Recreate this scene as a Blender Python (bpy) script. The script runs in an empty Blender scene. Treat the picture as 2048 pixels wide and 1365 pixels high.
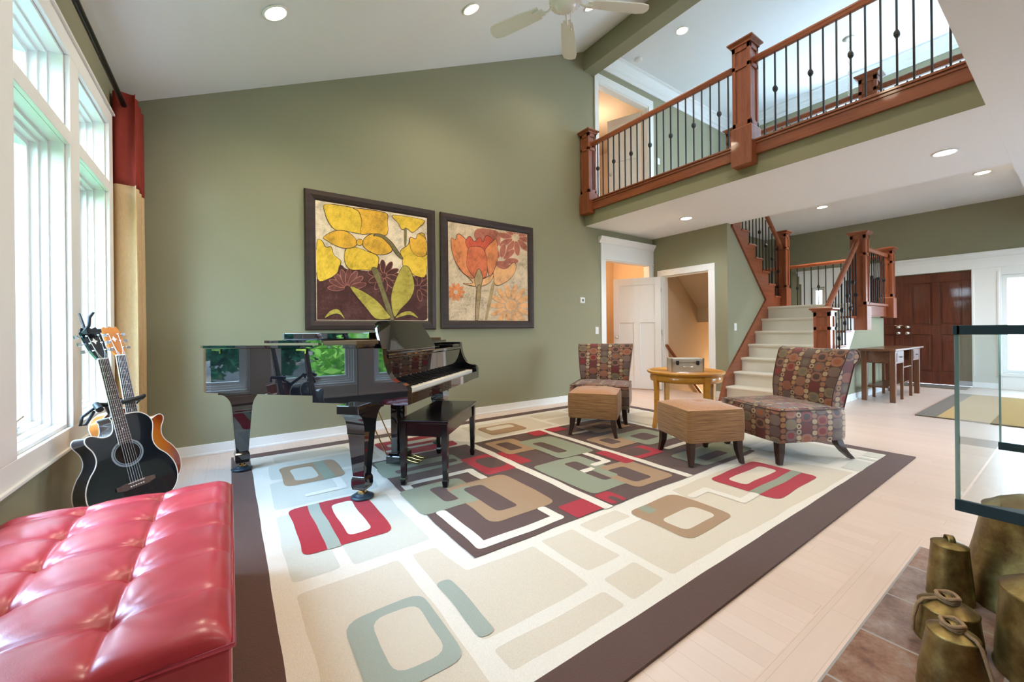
import bpy, bmesh, math, random
from math import sin, cos, pi, radians, sqrt
from mathutils import Vector, Matrix
SC = bpy.context.scene
COL = SC.collection
random.seed(7)
V = Vector

# ------------------------------------------------------------------ mesh builder
class MB:
    def __init__(s):
        s.v = []; s.f = []; s.m = []; s.s = []; s.uv = []
    def add(s, vs, fs, m=0, smooth=False, uvs=None):
        o = len(s.v)
        s.v += [tuple(p) for p in vs]
        for i, f in enumerate(fs):
            s.f.append([o + k for k in f]); s.m.append(m); s.s.append(smooth)
            s.uv.append(uvs[i] if uvs else None)
        return s
    def box(s, x0, x1, y0, y1, z0, z1, m=0):
        vs = [(x0,y0,z0),(x1,y0,z0),(x1,y1,z0),(x0,y1,z0),(x0,y0,z1),(x1,y0,z1),(x1,y1,z1),(x0,y1,z1)]
        return s.add(vs, [(0,3,2,1),(4,5,6,7),(0,1,5,4),(1,2,6,5),(2,3,7,6),(3,0,4,7)], m)
    def tbox(s, x0, x1, y0, y1, z0, z1, tx, ty, m=0):
        # box whose top is inset by tx, ty (negative flares out)
        vs = [(x0,y0,z0),(x1,y0,z0),(x1,y1,z0),(x0,y1,z0),(x0+tx,y0+ty,z1),(x1-tx,y0+ty,z1),(x1-tx,y1-ty,z1),(x0+tx,y1-ty,z1)]
        return s.add(vs, [(0,3,2,1),(4,5,6,7),(0,1,5,4),(1,2,6,5),(2,3,7,6),(3,0,4,7)], m)
    def bar(s, p, q, w, h, m=0, up=(0,0,1)):
        p = V(p); q = V(q); d = (q-p).normalized(); u = V(up)
        if abs(d.dot(u)) > .98: u = V((1,0,0))
        a = d.cross(u).normalized(); b = a.cross(d).normalized()
        vs = []
        for c in (p, q):
            for i, j in ((-1,-1),(1,-1),(1,1),(-1,1)): vs.append(c + a*(w/2*i) + b*(h/2*j))
        return s.add(vs, [(3,2,1,0),(4,5,6,7),(0,1,5,4),(1,2,6,5),(2,3,7,6),(3,0,4,7)], m)
    def tube(s, pts, r, n=8, m=0, caps=True, smooth=True, closed=False):
        pts = [V(p) for p in pts]; k = len(pts)
        rs = r if isinstance(r, (list, tuple)) else [r]*k
        vs = []; fs = []; a = None
        for i, p in enumerate(pts):
            if closed: d = pts[(i+1) % k] - pts[i-1]
            else: d = pts[min(i+1, k-1)] - pts[max(i-1, 0)]
            d.normalize()
            if a is None:
                u = V((0,0,1)) if abs(d.z) < .9 else V((1,0,0))
                a = d.cross(u).normalized()
            else:
                a = (a - d*a.dot(d)).normalized()
            b = d.cross(a)
            for j in range(n):
                t = 2*pi*j/n; vs.append(p + (a*cos(t) + b*sin(t))*rs[i])
        for i in range(k if closed else k-1):
            i2 = (i+1) % k
            for j in range(n):
                j2 = (j+1) % n; fs.append((i*n+j, i*n+j2, i2*n+j2, i2*n+j))
        s.add(vs, fs, m, smooth)
        if caps and not closed:
            s.add(vs[:n], [tuple(range(n))[::-1]], m); s.add(vs[-n:], [tuple(range(n))], m)
        return s
    def lathe(s, prof, c=(0,0,0), n=20, m=0, smooth=True, sx=1, sy=1, caps=True):
        vs = []; fs = []; k = len(prof)
        for r, z in prof:
            for j in range(n):
                t = 2*pi*j/n; vs.append((c[0]+r*cos(t)*sx, c[1]+r*sin(t)*sy, c[2]+z))
        for i in range(k-1):
            for j in range(n):
                j2 = (j+1) % n; fs.append((i*n+j, i*n+j2, (i+1)*n+j2, (i+1)*n+j))
        s.add(vs, fs, m, smooth)
        if not caps: return s
        if prof[0][0] > 1e-4: s.add(vs[:n], [tuple(range(n))[::-1]], m)
        if prof[-1][0] > 1e-4: s.add(vs[-n:], [tuple(range(n))], m)
        return s
    def prism(s, poly, o, ax, ay, az, m=0, smooth_side=False, mside=None):
        # polygon (2-D) at origin o along axes ax, ay, extruded along az
        o = V(o); ax = V(ax); ay = V(ay); az = V(az); k = len(poly)
        b = [o + ax*x + ay*y for x, y in poly]; t = [p + az for p in b]
        s.add(b, [tuple(range(k))[::-1]], m); s.add(t, [tuple(range(k))], m)
        s.add(b + t, [(i, (i+1) % k, k+(i+1) % k, k+i) for i in range(k)], m if mside is None else mside, smooth_side)
        return s
    def poly(s, pts, m=0):
        return s.add(pts, [tuple(range(len(pts)))], m)
    def grid(s, rows, m=0, smooth=True, uv=None, closed=False):
        R = len(rows); Cn = len(rows[0]); vs = [p for r in rows for p in r]; fs = []; us = []
        for i in range(R-1):
            for j in range(Cn if closed else Cn-1):
                j2 = (j+1) % Cn
                fs.append((i*Cn+j, i*Cn+j2, (i+1)*Cn+j2, (i+1)*Cn+j))
                if uv: us.append([uv[i][j], uv[i][j2], uv[i+1][j2], uv[i+1][j]])
        return s.add(vs, fs, m, smooth, us if uv else None)
    def xf(s, M):
        s.v = [tuple(M @ V(p)) for p in s.v]; return s
    def build(s, name, mats, parent=None, bevel=0, seg=2, fixn=True, weld=False, wn=False):
        me = bpy.data.meshes.new(name); me.from_pydata(s.v, [], s.f)
        if not isinstance(mats, (list, tuple)): mats = [mats]
        for a in mats: me.materials.append(a)
        me.polygons.foreach_set('material_index', s.m)
        me.polygons.foreach_set('use_smooth', s.s)
        if any(u is not None for u in s.uv):
            L = me.uv_layers.new(name='UVMap'); k = 0
            for p, u in zip(me.polygons, s.uv):
                for li in range(p.loop_total):
                    L.data[p.loop_start+li].uv = u[li] if u else (0, 0)
        if fixn or weld:
            bm = bmesh.new(); bm.from_mesh(me)
            if weld: bmesh.ops.remove_doubles(bm, verts=bm.verts, dist=1e-5)
            if fixn: bmesh.ops.recalc_face_normals(bm, faces=bm.faces)
            bm.to_mesh(me); bm.free()
        o = bpy.data.objects.new(name, me); COL.objects.link(o)
        if parent is not None: o.parent = parent
        if bevel:
            b = o.modifiers.new('bevel', 'BEVEL'); b.width = bevel; b.segments = seg; b.limit_method = 'ANGLE'; b.angle_limit = radians(40)
            b.harden_normals = False
        me.update()
        return o

def tag(o, label=None, cat=None, group=None, kind=None):
    if label: o['label'] = label
    if cat: o['category'] = cat
    if group: o['group'] = group
    if kind: o['kind'] = kind
    return o
def thing(name, label, cat, loc=(0,0,0), rz=0, group=None):
    o = bpy.data.objects.new(name, None); COL.objects.link(o)
    o.empty_display_size = .1; o.location = loc; o.rotation_euler = (0,0,rz)
    return tag(o, label, cat, group)
def struct(o): o['kind'] = 'structure'; return o
def dup(root, loc, rz=None, label=None, group=None):
    def cp(o, par):
        c = o.copy(); COL.objects.link(c)
        if par is not None: c.parent = par
        for ch in list(o.children): cp(ch, c)
        return c
    r = cp(root, None); r.location = loc
    if rz is not None: r.rotation_euler = (0,0,rz)
    if label: r['label'] = label
    if group: r['group'] = group
    return r

# ------------------------------------------------------------------ materials
class NT:
    def __init__(s, name):
        s.mat = bpy.data.materials.new(name); s.mat.use_nodes = True
        s.t = s.mat.node_tree; s.t.nodes.clear()
        s.out = s.n('ShaderNodeOutputMaterial')
    def n(s, typ, **kw):
        a = s.t.nodes.new(typ)
        for k, v in kw.items(): setattr(a, k, v)
        return a
    def l(s, a, b): s.t.links.new(a, b)
    def val(s, sock, v):
        if isinstance(v, bpy.types.NodeSocket): s.l(v, sock)
        elif v is not None: sock.default_value = v
    def math(s, op, a, b=None, c=None):
        x = s.n('ShaderNodeMath', operation=op)
        for i, v in enumerate((a, b, c)):
            if v is not None: s.val(x.inputs[i], v)
        return x.outputs[0]
    def mix(s, f, a, b, typ='RGBA', blend='MIX'):
        x = s.n('ShaderNodeMix', data_type=typ)
        if typ == 'RGBA': x.blend_type = blend
        i0 = {'RGBA': (0, 6, 7, 2), 'FLOAT': (0, 2, 3, 0)}[typ]
        s.val(x.inputs[i0[0]], f)
        for k, v in ((1, a), (2, b)):
            if isinstance(v, (tuple, list)) and len(v) == 3: v = (*v, 1)
            s.val(x.inputs[i0[k]], v)
        return x.outputs[i0[3]]
    def noise(s, scale, detail=3, rough=.5, vec=None, dim=None):
        x = s.n('ShaderNodeTexNoise'); x.inputs['Scale'].default_value = scale
        x.inputs['Detail'].default_value = detail; x.inputs['Roughness'].default_value = rough
        if vec is not None: s.l(vec, x.inputs['Vector'])
        return x.outputs[0]
    def coord(s, which='Object', scale=None, rot=None):
        c = s.n('ShaderNodeTexCoord').outputs[which]
        if scale or rot:
            m = s.n('ShaderNodeMapping'); s.l(c, m.inputs[0])
            if scale: m.inputs['Scale'].default_value = scale
            if rot: m.inputs['Rotation'].default_value = rot
            c = m.outputs[0]
        return c
    def ramp(s, f, stops, interp='LINEAR'):
        r = s.n('ShaderNodeValToRGB'); r.color_ramp.interpolation = interp
        e = r.color_ramp.elements
        while len(e) > 1: e.remove(e[0])
        for i, (p, c) in enumerate(stops):
            k = e[0] if i == 0 else e.new(p)
            k.position = p; k.color = (*c, 1) if len(c) == 3 else c
        s.l(f, r.inputs[0]); return r.outputs[0]
    def bump(s, h, strength=.2, dist=.01):
        b = s.n('ShaderNodeBump'); b.inputs['Strength'].default_value = strength; b.inputs['Distance'].default_value = dist
        s.l(h, b.inputs['Height']); return b.outputs[0]
    def bsdf(s, color, rough=.5, metal=0, normal=None, coat=0, coatr=.05, sheen=0, spec=.5, emit=None, estr=0, trans=0, ior=1.45):
        p = s.n('ShaderNodeBsdfPrincipled')
        if isinstance(color, (tuple, list)): color = (*color, 1) if len(color) == 3 else color
        s.val(p.inputs['Base Color'], color); s.val(p.inputs['Roughness'], rough); s.val(p.inputs['Metallic'], metal)
        p.inputs['Coat Weight'].default_value = coat; p.inputs['Coat Roughness'].default_value = coatr
        p.inputs['Sheen Weight'].default_value = sheen; p.inputs['Specular IOR Level'].default_value = spec
        p.inputs['Transmission Weight'].default_value = trans; p.inputs['IOR'].default_value = ior
        if normal is not None: s.l(normal, p.inputs['Normal'])
        if emit: p.inputs['Emission Color'].default_value = (*emit, 1); p.inputs['Emission Strength'].default_value = estr
        s.l(p.outputs[0], s.out.inputs[0]); return s.mat

def srgb(r, g, b):
    f = lambda c: (c/255/12.92) if c/255 <= .04045 else ((c/255+.055)/1.055)**2.4
    return (f(r), f(g), f(b))
def plain(name, col, rough=.5, metal=0, var=.06, scale=30, bump=0, **kw):
    t = NT(name); co = t.coord()
    n = t.noise(scale, 3, .6, co)
    c = t.mix(n, tuple(x*(1-var) for x in col), tuple(min(1, x*(1+var)) for x in col))
    nm = t.bump(n, bump, .005) if bump else None
    return t.bsdf(c, rough, metal, nm, **kw)
def wood(name, dark, light, rough=.3, axis='Z', coat=.3, sc=14):
    t = NT(name)
    s = {'X': (.08, 1, 1), 'Y': (1, .08, 1), 'Z': (1, 1, .08)}[axis]
    co = t.coord('Object', tuple(a*sc for a in s))
    n = t.noise(1.6, 6, .62, co)
    n2 = t.noise(9, 2, .5, co)
    f = t.math('ADD', t.math('MULTIPLY', n, .8), t.math('MULTIPLY', n2, .25))
    c = t.ramp(f, [(.3, dark), (.72, light)])
    return t.bsdf(c, rough, 0, t.bump(n2, .05, .003), coat=coat)
def emis(name, col, strength):
    t = NT(name); e = t.n('ShaderNodeEmission'); e.inputs[0].default_value = (*col, 1); e.inputs[1].default_value = strength
    t.l(e.outputs[0], t.out.inputs[0]); return t.mat
def pane(name, tint=(1,1,1), refl=1.0, rough=0.0):
    # thin architectural glass: clear transmission plus a Fresnel reflection
    t = NT(name); tr = t.n('ShaderNodeBsdfTransparent'); tr.inputs[0].default_value = (*tint, 1)
    g = t.n('ShaderNodeBsdfGlossy'); g.inputs['Roughness'].default_value = rough
    lw = t.n('ShaderNodeLayerWeight'); lw.inputs[0].default_value = .5
    f = t.math('ADD', t.math('MULTIPLY', t.math('POWER', lw.outputs['Facing'], 5.0), .92), .045)
    mx = t.n('ShaderNodeMixShader'); t.l(t.math('MULTIPLY', f, refl), mx.inputs[0])
    t.l(tr.outputs[0], mx.inputs[1]); t.l(g.outputs[0], mx.inputs[2]); t.l(mx.outputs[0], t.out.inputs[0])
    return t.mat

M = {}
M['wall'] = plain('wall_paint_sage', srgb(147,144,119), .75, var=.02, scale=60, bump=.03, spec=.25)
M['tan'] = plain('wall_paint_tan', srgb(203,178,150), .75, var=.02, spec=.25)
M['ceil'] = plain('ceiling_paint', (.80,.81,.81), .85, var=.015, scale=90, bump=.03, spec=.2)
M['white'] = plain('white_trim_paint', (.82,.82,.80), .38, var=.01)
M['cherry'] = wood('cherry_wood', srgb(112,56,32), srgb(158,88,54), .42, 'Z')
M['cherry_y'] = wood('cherry_wood_rail', srgb(112,56,32), srgb(158,88,54), .42, 'Y')
M['cherry_x'] = wood('cherry_wood_tread', srgb(112,56,32), srgb(155,86,54), .32, 'X')
M['door'] = wood('mahogany_door', srgb(66,29,17), srgb(104,50,30), .42, 'Z')
M['iron'] = plain('black_iron', (.02,.02,.022), .45, .3, var=.2)
M['pianoblack'] = plain('black_lacquer', (.006,.006,.008), .03, var=.0, coat=1, coatr=.01, spec=.6)
M['benchblack'] = plain('black_satin_lacquer', (.008,.008,.010), .16, var=.0, coat=.2, coatr=.08)
M['benchleather'] = plain('black_leather', (.010,.010,.012), .28, var=.2, scale=120, bump=.15)
M['ivory'] = plain('ivory_keys', (.80,.76,.68), .25, var=.02)
M['ebony'] = plain('ebony_keys', (.012,.012,.013), .3, var=.1)
M['brass'] = plain('polished_brass', (.72,.50,.20), .2, 1, var=.1)
M['chrome'] = plain('chrome', (.75,.76,.78), .15, 1, var=.05)
M['nickel'] = plain('satin_nickel', (.62,.58,.52), .3, 1, var=.05)
M['rubber'] = plain('dark_blue_plastic', (.02,.035,.05), .35, var=.1)
M['felt'] = plain('piano_fabric', (.10,.055,.02), .8, var=.3, scale=200)
M['carpet'] = plain('stair_carpet', (.74,.69,.58), .95, var=.10, scale=260, bump=.5, sheen=.2, spec=.1)
M['redleather'] = None
M['leg'] = wood('dark_espresso_wood', (.018,.007,.005), (.04,.015,.010), .3, 'Z')
M['tablewood'] = wood('honey_wood', srgb(184,118,34), srgb(216,154,58), .3, 'X', .5, 9)
M['oak'] = wood('brown_oak', srgb(80,46,24), srgb(120,72,38), .4, 'X')
M['oak_z'] = wood('brown_oak_leg', srgb(80,46,24), srgb(120,72,38), .4, 'Z')
M['metalcase'] = plain('brushed_aluminium', (.56,.54,.49), .40, .5, var=.12, scale=70, bump=.06)
M['blackplastic'] = plain('black_plastic', (.012,.014,.016), .4, var=.1)
M['rod'] = plain('dark_bronze_rod', (.012,.014,.012), .35, .6, var=.1)
M['frame'] = wood('dark_picture_frame', srgb(38,26,22), srgb(62,44,36), .5, 'X', .0)
M['tankrim'] = plain('blue_black_rim', (.018,.045,.060), .45, var=.15)
M['glass'] = pane('window_glass', (.97,.99,.98), 1.0)
M['tankglass'] = pane('tank_glass', (.95,.98,.97), .8)
M['tankedge'] = plain('tank_glass_edge', (.30,.46,.42), .15, var=.1, trans=.6)
M['lamp_warm'] = emis('lamp_warm', (1,.83,.60), 22)
M['lamp_cool'] = emis('lamp_cool', (.86,.94,1), 22)
M['plasticwhite'] = plain('white_plastic', (.78,.78,.76), .4, var=.01)
M['screen'] = plain('grey_screen', (.16,.17,.15), .3, var=.05)
M['rope'] = plain('jute_rope', (.30,.19,.10), .9, var=.35, scale=150, bump=.6)
M['steel'] = plain('steel_string', (.55,.55,.55), .3, 1, var=.02)
M['bounce_ground'] = plain('grey_bounce_ground', (.13,.13,.13), .9, var=.1, scale=8)
M['lawn'] = plain('lawn_grass', (.03,.125,.045), .9, var=.45, scale=6, bump=.3)
M['bark'] = plain('tree_bark', (.06,.045,.035), .9, var=.4, scale=20, bump=.5)
M['mulch'] = plain('woodland_litter', (.10,.085,.065), .95, var=.5, scale=12, bump=.5)

def leafmat(name, a, b):
    t = NT(name); oi = t.n('ShaderNodeTexCoord').outputs['Object']
    n = t.noise(3.5, 3, .6, oi)
    c = t.ramp(n, [(.3, a), (.7, b)])
    p = t.n('ShaderNodeBsdfDiffuse'); t.l(c, p.inputs[0])
    q = t.n('ShaderNodeBsdfTranslucent'); t.l(c, q.inputs[0])
    mx = t.n('ShaderNodeMixShader'); mx.inputs[0].default_value = .4
    t.l(p.outputs[0], mx.inputs[1]); t.l(q.outputs[0], mx.inputs[2]); t.l(mx.outputs[0], t.out.inputs[0])
    return t.mat
M['leafdark'] = leafmat('dark_foliage', (.015,.085,.045), (.05,.20,.10))
M['leafmid'] = leafmat('mid_foliage', (.03,.12,.03), (.10,.27,.07))
M['leafbright'] = leafmat('bright_foliage', (.16,.42,.06), (.42,.70,.16))

# wood floor: pale boards running along Y, thin seams
def floor_mat(name, alongx):
    t = NT(name); co = t.coord('Object')
    sep = t.n('ShaderNodeSeparateXYZ'); t.l(co, sep.inputs[0])
    a, b = (sep.outputs[1], sep.outputs[0]) if alongx else (sep.outputs[0], sep.outputs[1])
    W = .083
    k = t.math('DIVIDE', a, W); row = t.math('FLOOR', k); fr = t.math('FRACT', k)
    wn = t.n('ShaderNodeTexWhiteNoise', noise_dimensions='1D'); t.l(row, wn.inputs['W'])
    off = t.math('ADD', t.math('DIVIDE', b, 1.25), t.math('MULTIPLY', wn.outputs[0], 7.0))
    seg = t.math('FLOOR', off); sfr = t.math('FRACT', off)
    cmb = t.n('ShaderNodeCombineXYZ'); t.l(row, cmb.inputs[0]); t.l(seg, cmb.inputs[1])
    wn2 = t.n('ShaderNodeTexWhiteNoise', noise_dimensions='3D'); t.l(cmb.outputs[0], wn2.inputs['Vector'])
    base = t.ramp(wn2.outputs[0], [(0, (.69,.545,.455)), (.35, (.72,.57,.48)), (.7, (.745,.60,.51)), (1, (.72,.555,.465))])
    mp = t.n('ShaderNodeMapping'); t.l(co, mp.inputs[0]); mp.inputs['Scale'].default_value = (1.2, 22, 1) if alongx else (22, 1.2, 1)
    g = t.noise(2.2, 5, .6, mp.outputs[0])
    base = t.mix(t.math('MULTIPLY', g, .5), base, (.58,.45,.37))
    ed = t.math('MINIMUM', fr, t.math('SUBTRACT', 1.0, fr))
    s1 = t.math('LESS_THAN', ed, .012)
    s2 = t.math('LESS_THAN', sfr, .002)
    seam = t.math('MAXIMUM', s1, s2)
    c = t.mix(t.math('MULTIPLY', seam, .45), base, (.40,.30,.23))
    return t.bsdf(c, t.math('ADD', .26, t.math('MULTIPLY', g, .12)), 0, None, spec=.45)
M['floor'] = floor_mat('whitewashed_maple_boards', False)
M['floor_border'] = floor_mat('whitewashed_maple_border', True)

# slate hearth tiles
def tile_mat():
    t = NT('slate_tiles'); co = t.coord('Object')
    sep = t.n('ShaderNodeSeparateXYZ'); t.l(co, sep.inputs[0])
    def cell(a):
        k = t.math('DIVIDE', a, .335); return t.math('FLOOR', k), t.math('FRACT', k)
    r1, f1 = cell(t.math('ADD', sep.outputs[0], -.201)); r2, f2 = cell(t.math('ADD', sep.outputs[1], -.485))
    cmb = t.n('ShaderNodeCombineXYZ'); t.l(r1, cmb.inputs[0]); t.l(r2, cmb.inputs[1])
    wn = t.n('ShaderNodeTexWhiteNoise', noise_dimensions='3D'); t.l(cmb.outputs[0], wn.inputs['Vector'])
    n = t.noise(8, 9, .74, co)
    c1 = t.ramp(n, [(.3, (.055,.025,.016)), (.44, (.20,.085,.045)), (.54, (.27,.15,.095)), (.68, (.34,.26,.22))])
    c2 = t.ramp(n, [(.3, (.09,.06,.052)), (.5, (.24,.175,.155)), (.7, (.36,.30,.28))])
    c = t.mix(wn.outputs[0], c1, c2)
    def edge(f): return t.math('LESS_THAN', t.math('MINIMUM', f, t.math('SUBTRACT', 1.0, f)), .014)
    g = t.math('MAXIMUM', edge(f1), edge(f2))
    c = t.mix(g, c, (.33,.31,.29))
    return t.bsdf(c, .42, 0, t.bump(n, .35, .01))
M['tile'] = tile_mat()

# tan corduroy of the footstools: fine horizontal ribs
def cord():
    t = NT('tan_corduroy'); co = t.coord('Object')
    sep = t.n('ShaderNodeSeparateXYZ'); t.l(co, sep.inputs[0])
    mp = t.n('ShaderNodeMapping'); t.l(co, mp.inputs[0]); mp.inputs['Scale'].default_value = (3, 3, 130)
    n = t.noise(1.5, 3, .6, mp.outputs[0])
    w = t.math('SINE', t.math('MULTIPLY', sep.outputs[2], 620))
    h = t.math('ADD', t.math('MULTIPLY', w, .5), n)
    c = t.ramp(n, [(.3, srgb(108,72,40)), (.55, srgb(152,110,68)), (.75, srgb(180,138,92))])
    return t.bsdf(c, .85, 0, t.bump(h, .35, .004), sheen=.3, spec=.2)
M['cord'] = cord()
def cordtop():
    t = NT('tan_velour_top'); co = t.coord('Object')
    n = t.noise(90, 3, .6, co); c = t.ramp(n, [(.3, srgb(164,112,72)), (.7, srgb(190,138,94))])
    return t.bsdf(c, .8, 0, t.bump(n, .2, .003), sheen=.4, spec=.2)
M['cordtop'] = cordtop()

# chair fabric: columns of ringed ovals and small dots on brown
def fabric():
    t = NT('oval_print_fabric'); uv = t.n('ShaderNodeUVMap').outputs[0]
    nz = t.n('ShaderNodeSeparateXYZ'); t.l(uv, nz.inputs[0])
    u, v = nz.outputs[0], nz.outputs[1]
    def layer(W, H, uo, rx, ry, vo_per_col):
        k = t.math('DIVIDE', t.math('ADD', u, uo), W); cu = t.math('FLOOR', k); fu = t.math('SUBTRACT', t.math('FRACT', k), .5)
        vv = t.math('ADD', t.math('DIVIDE', v, H), t.math('MULTIPLY', cu, vo_per_col)); cv = t.math('FLOOR', vv); fv = t.math('SUBTRACT', t.math('FRACT', vv), .5)
        cb = t.n('ShaderNodeCombineXYZ'); t.l(cu, cb.inputs[0]); t.l(cv, cb.inputs[1]); cb.inputs[2].default_value = uo
        wn = t.n('ShaderNodeTexWhiteNoise', noise_dimensions='3D'); t.l(cb.outputs[0], wn.inputs['Vector'])
        dx = t.math('DIVIDE', t.math('MULTIPLY', fu, W), rx); dy = t.math('DIVIDE', t.math('MULTIPLY', fv, H), ry)
        # super-ellipse distance, between a circle and a rounded square
        d = t.math('POWER', t.math('ADD', t.math('POWER', t.math('ABSOLUTE', dx), 2.5), t.math('POWER', t.math('ABSOLUTE', dy), 2.5)), .4)
        sp = t.n('ShaderNodeSeparateColor'); t.l(wn.outputs[1], sp.inputs[0])
        return d, wn.outputs[0], sp.outputs[0], sp.outputs[1]
    pal = [(0, srgb(140,80,60)), (.16, srgb(104,34,32)), (.28, srgb(116,92,80)), (.42, srgb(156,102,78)), (.60, srgb(98,76,68)), (.72, srgb(126,108,78)), (.82, srgb(128,52,44)), (.92, srgb(136,90,70))]
    pal2 = [(0, srgb(128,20,24)), (.35, srgb(150,84,52)), (.6, srgb(112,98,82)), (.8, srgb(70,44,36))]
    lite = [(0, srgb(186,160,122)), (.35, srgb(166,122,82)), (.6, srgb(150,104,76)), (.8, srgb(176,152,120))]
    bg = srgb(80,44,40)
    d1, r1, g1, b1 = layer(.140, .088, .0, .050, .041, .37)
    ca = t.ramp(r1, pal, 'CONSTANT'); cb_ = t.ramp(g1, pal2, 'CONSTANT')
    inner = t.math('MULTIPLY', t.math('LESS_THAN', d1, .60), t.math('GREATER_THAN', b1, .45))
    big = t.mix(inner, ca, cb_)
    c = t.mix(t.math('LESS_THAN', d1, 1.0), bg, big)
    d2, r2, g2, b2 = layer(.140, .045, .070, .0215, .0195, .29)
    cc = t.ramp(r2, lite, 'CONSTANT'); hole = t.math('MULTIPLY', t.math('LESS_THAN', d2, .5), t.math('GREATER_THAN', b2, .80))
    small = t.mix(hole, cc, srgb(88,60,46))
    c = t.mix(t.math('LESS_THAN', d2, 1.0), c, small)
    n = t.noise(420, 2, .5, t.coord('Object'))
    c = t.mix(t.math('MULTIPLY', n, .3), c, (.03,.018,.015))
    return t.bsdf(c, .55, 0, t.bump(n, .15, .002), sheen=.35, spec=.35)
M['fabric'] = fabric()

def leather():
    t = NT('red_leather'); co = t.coord('Object')
    n = t.noise(7, 4, .6, co); g = t.noise(240, 2, .6, co)
    c = t.ramp(n, [(.3, (.34,.022,.035)), (.7, (.47,.040,.055))])
    return t.bsdf(c, t.math('ADD', .26, t.math('MULTIPLY', n, .14)), 0, t.bump(g, .10, .002), coat=.25, coatr=.22, spec=.6)
M['redleather'] = leather()
def oldbrass():
    t = NT('aged_brass'); co = t.coord('Object')
    n = t.noise(9, 5, .65, co); n2 = t.noise(60, 3, .6, co)
    c = t.ramp(n, [(.28, (.085,.045,.018)), (.5, (.225,.165,.06)), (.72, (.40,.345,.15))])
    return t.bsdf(c, t.math('ADD', .27, t.math('MULTIPLY', n, .25)), .88, t.bump(n2, .12, .004))
M['oldbrass'] = oldbrass()
def cloth(name, col, weave=True):
    t = NT(name); co = t.coord('Object', (1, 1, .25))
    n = t.noise(110, 5, .75, co); c = t.mix(n, tuple(x*.74 for x in col), tuple(min(1, x*1.18) for x in col))
    d = t.n('ShaderNodeBsdfDiffuse'); t.l(c, d.inputs[0]); tr = t.n('ShaderNodeBsdfTranslucent'); t.l(c, tr.inputs[0])
    t.l(t.bump(n, .2, .003), d.inputs['Normal'])
    mx = t.n('ShaderNodeMixShader'); mx.inputs[0].default_value = .5; t.l(d.outputs[0], mx.inputs[1]); t.l(tr.outputs[0], mx.inputs[2])
    t.l(mx.outputs[0], t.out.inputs[0]); return t.mat
M['curtain_red'] = cloth('brick_red_cloth', srgb(186,86,74))
M['curtain_gold'] = cloth('gold_linen_cloth', srgb(252,218,174))
def pile(name, col):
    return plain(name, col, .95, var=.16, scale=230, bump=.5, sheen=.15, spec=.1)
RUGC = {'brown': (.110,.060,.046), 'ivory': (.76,.70,.60), 'beige': (.65,.565,.44), 'tan': (.37,.23,.125), 'sage': (.27,.29,.20),
        'grey': (.35,.385,.32), 'red': (.40,.022,.032), 'mist': (.60,.58,.49), 'gold': (.42,.25,.045), 'plum': (.11,.05,.06), 'olivebrown': (.12,.082,.042)}
for k, c in RUGC.items(): M['rug_'+k] = pile('rug_'+k, c)
PC = {'cream': (.80,.63,.44), 'yellow': (.80,.50,.035), 'amber': (.80,.42,.03), 'maroon': (.075,.015,.010), 'plum': (.15,.040,.030), 'olive': (.19,.15,.05),
      'leaf': (.47,.36,.05), 'sand': (.66,.50,.33), 'rust': (.43,.13,.08), 'orange': (.74,.24,.08), 'peach': (.78,.40,.17), 'red': (.60,.09,.04), 'redorange': (.68,.16,.06), 'stem': (.40,.27,.12), 'line': (.06,.025,.015), 'blush': (.40,.14,.10), 'salmon': (.66,.36,.22)}
for k, c in PC.items():
    t = NT('painted_'+k); co = t.coord('Object'); n = t.noise(5.5, 7, .72, co); n2 = t.noise(45, 4, .6, co)
    f = t.math('ADD', t.math('MULTIPLY', n, .75), t.math('MULTIPLY', n2, .25))
    a = tuple(x*.58 for x in c); b = tuple(min(1, x*1.15+.02) for x in c)
    M['p_'+k] = t.bsdf(t.ramp(f, [(.38, a), (.50, c), (.60, b)]), .65, 0, t.bump(n2, .1, .002))
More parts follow.
